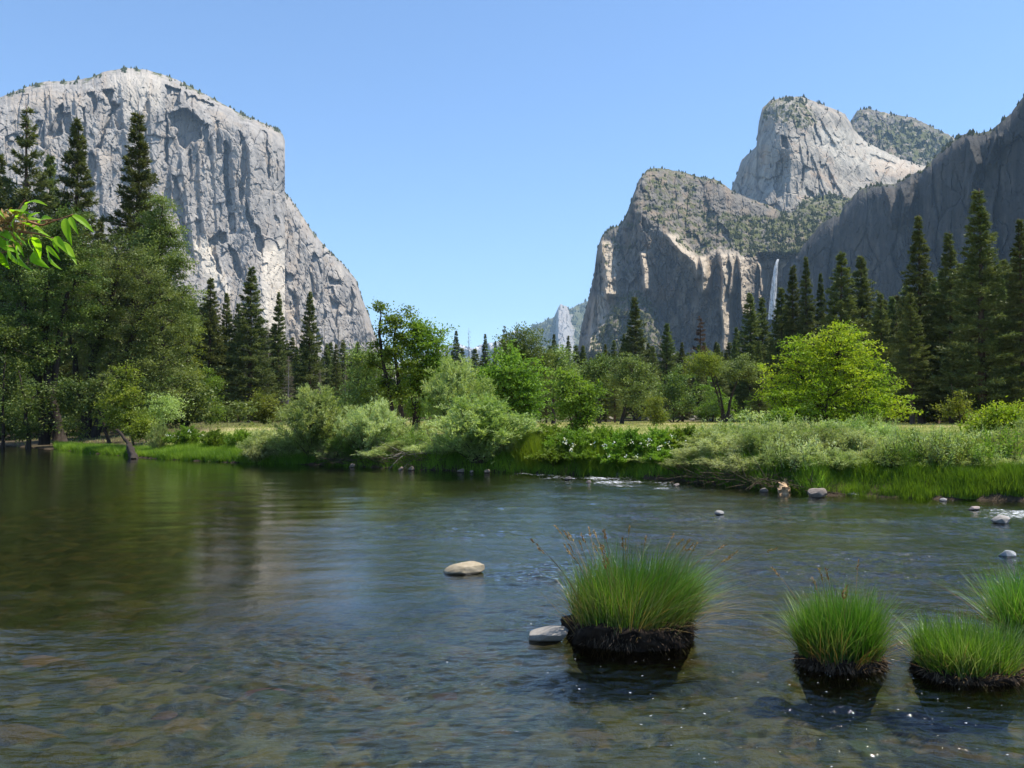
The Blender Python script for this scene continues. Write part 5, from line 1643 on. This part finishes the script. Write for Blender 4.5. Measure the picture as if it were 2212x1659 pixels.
grass_patch("bank_grass", X, Y, rng.uniform(.3, .6, len(X)), rng.uniform(.01, .02, len(X)), 'grass', "bright grass tuft at the waterline under the leafy bushes", .35)
rng = np.random.default_rng(77)
n = 130000
Y = 24 + 96 * rng.random(n) ** 1.3; xd = rng.uniform(-20, 2240, n); X = (xd - 1106) / 1840 * Y
kp = (inland(X, Y) > 2.2) & (X > -34)
X, Y = X[kp], Y[kp]
grass_patch("meadow_grass", X, Y, rng.uniform(.08, .24, len(X)), rng.uniform(.02, .05, len(X)) * (Y / 60).clip(.5, 1.6), 'meadow', "pale dry yellow green grass of the open meadow", .5, 2)
# thick herbage behind the willows on the right
X, Y, rng = strip(1460, 2300, 1.2, 7, 60000, 12, .6)
grass_patch("bank_herbage", X, Y, rng.uniform(.15, .45, len(X)), rng.uniform(.012, .03, len(X)), 'willow', "pale rank herbage between the willow thicket and the meadow", .45)

# ------------------------------------------------------------------ tussocks in the river
def tussock(xd, yd_base, wpx, mud_px, grass_px, nbl, seed, label, lean_x=.0, depth=.75):
    rng = np.random.default_rng(seed); np.random.seed(seed)
    cz = (829.5 - yd_base) / 1840.0
    t_ = -CAMH / (SP + cz * CP)
    X0, Y0 = (xd - 1106) / 1840.0 * t_, (CP - cz * SP) * t_
    w = wpx / 1840 * Y0; mh = mud_px / 1840 * Y0; gh = grass_px / 1840 * Y0
    a, b = w / 2, w / 2 * depth
    root = empty("grass_tussock", (X0, Y0 + b, 0))
    tag(root, label, "grass tussock", "grass tussocks in the river")
    # sodden root ball: a lumpy drum with undercut foot
    nu, nv = 110, 34
    th = np.linspace(0, 2 * np.pi, nu, endpoint=False)[None]; v = np.linspace(0, 1, nv)[:, None]
    rad = np.where(v < .62, .66 + .40 * np.sin(v / .62 * 1.6), 1.06 * np.sqrt(np.clip(1 - ((v - .62) / .38) ** 2, 0, 1)))
    zz = -.34 + (mh + .34) * np.clip(v / .62, 0, 1) + .06 * np.clip((v - .62) / .38, 0, 1) + 0 * th
    cx, sx = np.cos(th), np.sin(th)
    nz = .20 * fbm(cx * 1.4 + seed, sx * 1.4 + zz * 3, 3, seed) + .17 * fbm(cx * 7 + seed, sx * 7 + zz * 14, 3, seed + 1, True)
    rad = rad * (1 + nz)
    V = np.stack([a * rad * cx, b * rad * sx, zz + .05 * fbm(cx * 3 + seed, sx * 3, 3, seed + 2) * sstep(.3, .6, v)], -1)
    i = np.arange(nv - 1)[:, None] * nu + np.arange(nu)[None]; j = np.arange(nv - 1)[:, None] * nu + (np.arange(nu)[None] + 1) % nu
    build("root_ball", V.reshape(-1, 3), [np.stack([i, j, j + nu, i + nu], -1).reshape(-1, 4)], M['mud'], root, True)
    # hanging dead roots and fibres
    n = 5200
    ang = rng.uniform(0, 2 * np.pi, n); zr = rng.uniform(.0, mh + .04, n)
    B = np.stack([a * 1.0 * np.cos(ang), b * 1.0 * np.sin(ang), zr], 1)
    V, F = leaf_geo(B, np.stack([np.cos(ang) * .35, np.sin(ang) * .35, -np.ones(n)], 1) + rng.normal(0, .4, (n, 3)), rng.normal(0, 1, (n, 3)), rng.uniform(.04, .13, n), .009)
    build("dead_fibres", V, [F], M['fibre'], root)
    # blades
    def blades(n, h0, h1, wd, leanf, rmax):
        u = rng.random(n) ** .5 * rmax; ph = rng.uniform(0, 2 * np.pi, n)
        cl = rng.integers(0, 90, n)                    # blades stand in bunches
        cu, cp = rng.random(90) ** .5 * rmax, rng.uniform(0, 2 * np.pi, 90)
        mx_ = rng.random(n) < .7
        u = np.where(mx_, cu[cl] + rng.normal(0, .07, n), u); ph = np.where(mx_, cp[cl] + rng.normal(0, .12, n), ph)
        u = np.clip(u, 0, 1.02)
        B = np.stack([a * u * np.cos(ph), b * u * np.sin(ph), mh - .03 - rng.random(n) * np.clip(u, 0, 1) ** 4 * (mh * .8)], 1)
        ld = np.stack([np.cos(ph) * u, np.sin(ph) * u, 0 * u], 1) * leanf + rng.normal(0, .20, (n, 3)) * [1, 1, 0] + np.stack([rng.normal(0, .20, 90), rng.normal(0, .2, 90), np.zeros(90)], 1)[cl] * mx_[:, None] + [lean_x * .5, 0, 0] * (u * (np.cos(ph) > 0) + .25)[:, None]
        H = rng.uniform(h0, h1, n) * (1 - .12 * u) * np.where(mx_, rng.uniform(.7, 1.12, 90)[cl], .9)
        return blade_geo(B, H, ld, rng.uniform(.1, .9, n), rng.uniform(.6, 1.2, n) * wd, 5)
    V, F4, F3 = blades(int(nbl * .6), gh * .42, gh * 1.08, .0082, .16, 1.0)
    build("grass_blades", V, [F4, F3], M['sedge'], root)
    V, F4, F3 = blades(nbl // 6, gh * .6, gh * 1.12, .0055, .55, 1.0)
    build("pale_blades", V, [F4, F3], M['sedge_pale'], root)
    V, F4, F3 = blades(nbl // 20, gh * .3, gh * .85, .006, 1.3, 1.02)
    build("dead_blades", V, [F4, F3], M['seed'], root)
    return root, a, b, mh, gh, rng


M['mud'] = bark_mat("wet_mud", (.012, .009, .007), (.045, .03, .02), 14, 1)
M['fibre'] = leaf_mat("dead_fibre", (.07, .045, .03), (.16, .11, .07), None, .1, .7, .2)


def seed_heads(root, a, b, mh, gh, rng, n, lean_x):
    for k in range(n):
        g = Geo()
        ph = rng.uniform(0, 2 * np.pi); u = rng.uniform(.2, 1)
        B = np.array([a * u * math.cos(ph), b * u * math.sin(ph), mh])
        ld = np.array([math.cos(ph) * .55 * u + lean_x * rng.random() * max(0, math.cos(ph)), math.sin(ph) * .4 * u, 0]) + rng.normal(0, .1, 3) * [1, 1, 0]
        H = gh * rng.uniform(.9, 1.18)
        t = np.linspace(0, 1, 7)[:, None]
        q = B + ld * H * (t * .5 + .7 * t * t) + np.array([0, 0, H]) * (t * (1 - .28 * t * np.linalg.norm(ld)))
        g.tube(q, np.linspace(.0024, .0012, 7), 3, cap=False)
        dr = unit(q[-1] - q[-2])
        m = 18
        sv = rng.random(m)
        V, F = leaf_geo(q[-1] - dr * (sv * .09)[:, None], unit(dr + rng.normal(0, .35, (m, 3))), rng.normal(0, 1, (m, 3)), .028, .009)
        g.add(V, F)
        g.make("seed_head", M['seed'], root)


r_ = tussock(1376, 1404, 250, 38, 190, 9500, 1, "largest grass tussock on a dark muddy root ball beside the flat grey rock", .8)
seed_heads(*r_[:5], r_[5], 34, 1.0)
r_ = tussock(1838, 1456, 160, 18, 184, 6500, 2, "middle sized rounded tussock standing second from the left", .1)
seed_heads(*r_[:5], r_[5], 7, .2)
r_ = tussock(2132, 1478, 205, 9, 142, 6500, 3, "low wide tussock at the right frame edge, front one", .0)
r_ = tussock(2285, 1420, 160, 16, 212, 5000, 4, "tall tussock cut by the right frame edge behind the low wide one", -.05)

# ------------------------------------------------------------------ logs, stump, driftwood, fallen timber
def log_obj(name, p0, p1, r0, r1, mat, label, cat, parent=None, seed=1, rag=.0):
    rng = np.random.default_rng(seed)
    p0, p1 = np.array(p0, float), np.array(p1, float)
    m = 16; t = np.linspace(0, 1, m)[:, None]
    q = p0 + (p1 - p0) * t + rng.normal(0, .02, (m, 3)) * np.linalg.norm(p1 - p0) * .3
    g = Geo(); K_ = 14
    tan = unit(p1 - p0); a = unit(np.cross(tan, [0, 0, 1.0])); b = np.cross(tan, a)
    th = np.arange(K_) / K_ * 2 * np.pi
    rr = (r0 + (r1 - r0) * t) * (1 + .14 * rng.normal(0, 1, (1, K_)) + .05 * rng.normal(0, 1, (m, K_)))
    V = q[:, None] + rr[..., None] * (np.cos(th)[None, :, None] * a + np.sin(th)[None, :, None] * b)
    V[-1] += tan * rng.uniform(0, rag, K_)[:, None]; V[0] -= tan * rng.uniform(0, rag, K_)[:, None]
    i = np.arange(m - 1)[:, None] * K_ + np.arange(K_)[None]; j = np.arange(m - 1)[:, None] * K_ + (np.arange(K_)[None] + 1) % K_
    Vf = np.concatenate([V.reshape(-1, 3), q[:1], q[-1:]])
    n = m * K_
    c0 = np.stack([np.arange(K_), (np.arange(K_) + 1) % K_, np.full(K_, n)], 1); c1_ = np.stack([n - K_ + np.arange(K_), n - K_ + (np.arange(K_) + 1) % K_, np.full(K_, n + 1)], 1)
    o = build(name, Vf, [np.stack([i, j, j + K_, i + K_], -1).reshape(-1, 4), np.vstack([c0, c1_])], M[mat], parent, True)
    if label: tag(o, label, cat)
    return o


def W(xd, yd, z=0.0):
    cz = (829.5 - yd) / 1840.0
    t_ = (z - CAMH) / (SP + cz * CP)
    return np.array([(xd - 1106) / 1840 * t_, (CP - cz * SP) * t_, z])


root = empty("broken_log", tuple(W(1705, 1060)))
tag(root, "pale orange broken log end lying at the right bank waterline", "log")
o_ = np.array(root.location)
log_obj("log_body", W(1690, 1062, .05) - o_, W(1716, 1052, .05) + [.0, .45, .14] - o_, .11, .15, 'bark_pale', None, None, root, 3, .12)
log_obj("broken_limb", W(1700, 1056, .12) - o_, W(1691, 1046, .2) + [-.05, .1, .02] - o_, .05, .02, 'bark_pale', None, None, root, 4, .04)
log_obj("dead_branch", W(1715, 1054, .03) + [0, .3, .03], W(1765, 1052, .05) + [0, .5, .03], .035, .015, 'bark_grey', "grey dead branch lying right of the pale log", "branch", None, 5, .02)
log_obj("dead_branch", W(1725, 1060, .02) + [0, .1, .02], W(1778, 1056, .1) + [0, .3, .03], .025, .01, 'bark', "dark dead branch trailing toward the bright bank grass", "branch", None, 6, .02)
# leaning dead trunk and stump on the left bank
log_obj("leaning_trunk", W(297, 985, .0) + [0, .4, -.1], P(255, 930, 41.5), .11, .06, 'bark', "dark leaning dead trunk slanting over the left bank", "dead trunk", None, 7, .15)
log_obj("tree_stump", W(286, 992, .0) + [0, .3, -.1], P(281, 965, 39.3), .17, .13, 'bark', "short dark broken stump at the water's edge by the leaning trunk", "stump", None, 8, .15)
log_obj("fallen_log", W(1035, 1004, .05) + [-2.2, 1.0, .1], W(1090, 1016, .05) + [-1.4, .8, .1], .07, .03, 'bark_grey', "weathered grey log on the gravel left of the widest willow", "log", None, 9, .06)


def twigs(name, pts_fn, n, L, r, mat, label, seed, kind="stuff"):
    rng = np.random.default_rng(seed); g = Geo()
    for k in range(n):
        p, d = pts_fn(rng)
        l = L * rng.uniform(.4, 1.2); t = np.linspace(0, 1, 5)[:, None]
        cv = rng.normal(0, .18, 3)
        q = p + unit(d) * l * t + cv * l * t * t
        g.tube(q, np.linspace(r, r * .3, 5), 4, cap=False)
    tag(g.make(name, M[mat]), label, "driftwood", kind=kind)


def along(x0, x1, off0, off1, z0, z1):
    def f(rng):
        xd = rng.uniform(x0, x1); Y0 = float(nearshore(xd, rng.uniform(off0, off1)))
        return np.array([(xd - 1106) / 1840 * Y0, Y0, rng.uniform(z0, z1)]), np.array([rng.normal(0, 1), rng.normal(-.4, .4), rng.normal(.15, .3)])
    return f


twigs("driftwood_twigs", along(700, 960, -.05, .9, .02, .35), 320, .9, .012, 'twig', "tangle of brown twigs along the willow bank waterline", 3)
twigs("driftwood_twigs", along(860, 960, .3, 1.2, .3, .7), 50, 1.1, .013, 'bark_grey', "pale bleached twigs standing out of the low willows", 4)
twigs("driftwood_twigs", along(1460, 1700, -.25, .7, .02, .3), 420, .7, .009, 'twig', "dark drooping twigs over the water left of the pale log", 5)
twigs("driftwood_twigs", along(1700, 1800, -.1, .5, .02, .12), 60, .5, .009, 'twig', "loose twigs around the pale log", 6)
# fallen grey timber on the rise between meadow and forest
rng = np.random.default_rng(8)
for k in range(16):
    xd = rng.uniform(1330, 1600); Y0 = rng.uniform(118, 140); X0 = (xd - 1106) / 1840 * Y0; a_ = rng.uniform(0, 3.14); l_ = rng.uniform(1.2, 3.4)
    z0 = float(ground_z(X0, Y0)) + .22
    o = log_obj("fallen_log", (X0, Y0, z0), (X0 + math.cos(a_) * l_, Y0 + math.sin(a_) * l_ * .3, z0 + rng.uniform(0, .9)), .16, .09, 'bark_grey', "bleached fallen log among the brush between the middle meadow and the forest", "log", None, 100 + k, .1)
    o["group"] = "fallen logs before the forest"
for k, (xd, w_) in enumerate([(1310, 30), (1325, 20), (1480, 12), (1500, 16), (1535, 14), (1450, 10), (1462, 16), (1300, 22)]):
    Y0 = 119 + (k * 37 % 16); X0 = (xd - 1106) / 1840 * Y0; gz = float(ground_z(X0, Y0))
    yd = 829.5 - 1840 * (math.tan(math.atan2(gz - CAMH, Y0) - PITCH))
    o = stone("boulder", xd, 912, w_, w_ * .5, (.34, .29, .25), (.5, .44, .39), 80 + k, "pale boulder on the rise between the middle meadow and the forest", dy=0, cat="boulder", group="boulders before the forest")
    s__ = Y0 / o.location[1]
    o.scale = (s__, s__, s__); o.location = (X0, Y0, gz)

# ------------------------------------------------------------------ the leafy branch reaching in from the left, close to the camera
def near_branch():
    rng = np.random.default_rng(4)
    Yb = 2.7
    base = np.array([-3.3, 2.4, float(ground_z(-3.3, 2.4))])
    root = empty("overhanging_tree", tuple(base))
    tag(root, "branch of large fresh green leaves with red stalks reaching in from the left edge", "tree branch")
    g = Geo()
    A = np.array([-3.25, 2.45, 2.05])
    t = np.linspace(0, 1, 12)[:, None]
    g.tube(np.array([base - base, [.05, 0, .8], [.0, .05, 1.6], [.1, .0, 2.4], [.15, .1, 3.2]]), [.05, .042, .035, .03, .02], 8)

    def q(x, y, d=0.): return P(x, y, Yb + d)
    stems = [[A, q(-60, 640), q(0, 500, .05), q(60, 478), q(120, 475)], [A, q(-50, 520), q(10, 495), q(48, 440), q(55, 432)],
             [q(60, 478), q(90, 488), q(110, 480), q(158, 463)], [q(40, 500), q(85, 505), q(130, 520)], [A, q(-60, 600), q(0, 545), q(40, 540)], [q(-10, 470, .1), q(15, 470), q(40, 452)]]
    for s in stems:
        s = np.array(s); m = 14; tt = np.linspace(0, len(s) - 1, m)
        pp = np.stack([np.interp(tt, np.arange(len(s)), s[:, k]) for k in range(3)], 1)
        pp[1:-1] = (pp[:-2] + pp[1:-1] * 2 + pp[2:]) / 4
        g.tube(pp - base, np.linspace(.005, .0012, m), 6)
    g.make("stem", M['redtwig'], root, True)
    # leaves: (tip-to-stalk positions on the print) stalk x,y -> tip x,y, facing tilt, depth offset
    LV = [(53, 440, 95, 428, 0), (60, 438, 40, 462, .6), (22, 462, 60, 452, .2), (45, 480, 92, 492, .1), (48, 475, 95, 470, .3), (50, 500, 42, 528, .9), (155, 463, 205, 495, 0), (150, 468, 165, 500, .2), (140, 470, 148, 522, 1.0),
          (80, 500, 128, 518, 0), (90, 505, 122, 522, .4), (118, 510, 140, 540, .2), (125, 520, 165, 552, .1), (118, 515, 120, 540, .9), (100, 530, 128, 560, .3), (102, 532, 112, 585, .8), (70, 510, 90, 545, .6), (62, 515, 66, 545, .7),
          (30, 520, 52, 550, .5), (15, 520, 30, 580, .8), (35, 530, 48, 588, .9), (0, 545, 18, 590, .9), (28, 500, 45, 520, .1), (0, 500, 22, 510, .2), (10, 478, 30, 498, .3), (-10, 450, 12, 470, .2), (-5, 520, 25, 530, .3),
          (5, 535, 45, 545, .2), (60, 470, 85, 455, .3), (35, 470, 20, 490, .5), (20, 545, 10, 575, .8), (66, 488, 98, 500, .0), (85, 480, 100, 462, .5), (-20, 500, 5, 530, .5), (50, 455, 28, 448, .2), (70, 540, 80, 572, .85)]
    Vs, Fs, n0 = [], [], 0
    nu, nv = 13, 7
    for k, (x0, y0, x1, y1, fl) in enumerate(LV):
        a = q(x0, y0, rng.uniform(-.08, .08)); b = q(x1, y1, rng.uniform(-.10, .12))
        ax = b - a; Ln = np.linalg.norm(ax) * 1.0; ax = unit(ax)
        up = unit(np.array([rng.normal(0, .25), -.75 + fl * -.3, .75 - fl * .5])); sd = unit(np.cross(ax, up)); up = np.cross(sd, ax)
        if up[2] < 0 and fl < .7: up = -up
        Wd = Ln * .78 * rng.uniform(.30, .42)
        u = np.linspace(0, 1, nu)[:, None]; v = np.linspace(-1, 1, nv)[None]
        prof = np.sin(np.pi * u ** .8) ** .85 * (1 - .35 * u)
        arch = -.26 * Ln * (u - .25) ** 2 * 1.6
        fold = .16 * Wd * np.abs(v) * prof
        rip = .03 * Wd * np.sin(u * 42 + np.abs(v) * 2.5) * np.abs(v) * prof
        V = a + ax * (u * Ln)[..., None] + sd * (v * prof * Wd * .5)[..., None] + up * (arch + fold + rip)[..., None]
        i = np.arange(nu - 1)[:, None] * nv + np.arange(nv - 1)[None]
        Fs.append(np.stack([i, i + 1, i + nv + 1, i + nv], -1).reshape(-1, 4) + n0); Vs.append(V.reshape(-1, 3)); n0 += nu * nv
    build("foliage", np.concatenate(Vs) - base, [np.concatenate(Fs)], M['bigleaf'], root, True)
    # withered flower cluster
    c = q(20, 487)
    n = 260
    pp = c + rng.normal(0, 1, (n, 3)) * [.035, .03, .022]
    V, F = leaf_geo(pp, rng.normal(0, 1, (n, 3)), rng.normal(0, 1, (n, 3)), .022, .008)
    build("blossom", V - base, [F], M['seed'], root)


M['redtwig'] = bark_mat("red_stalk", (.25, .10, .06), (.36, .18, .10), 30)
M['bigleaf'] = leaf_mat("fresh_leaves", (.24, .42, .015), (.33, .50, .03), (.18, .36, .012), .6, .45, .25)
near_branch()

# ------------------------------------------------------------------ valley air
def haze_box():
    m, t, out = nt("valley_air")
    v = t.nodes.new("ShaderNodeVolumePrincipled")
    v.inputs["Color"].default_value = (.50, .74, 1.0, 1)
    v.inputs["Density"].default_value = HAZE
    t.links.new(v.outputs[0], out.inputs["Volume"])
    x0, x1, y0, y1, z0, z1 = -8800, 8800, -500, 14400, -1.9, 1900
    V = [(x, y, z) for z in (z0, z1) for y in (y0, y1) for x in (x0, x1)]
    F = [(0, 2, 3, 1), (4, 5, 7, 6), (0, 1, 5, 4), (2, 6, 7, 3), (0, 4, 6, 2), (1, 3, 7, 5)]
    o = build("haze", V, [np.array(F)], m)
    tag(o, "thin blue summer haze filling the valley", "haze", kind="stuff")


haze_box()
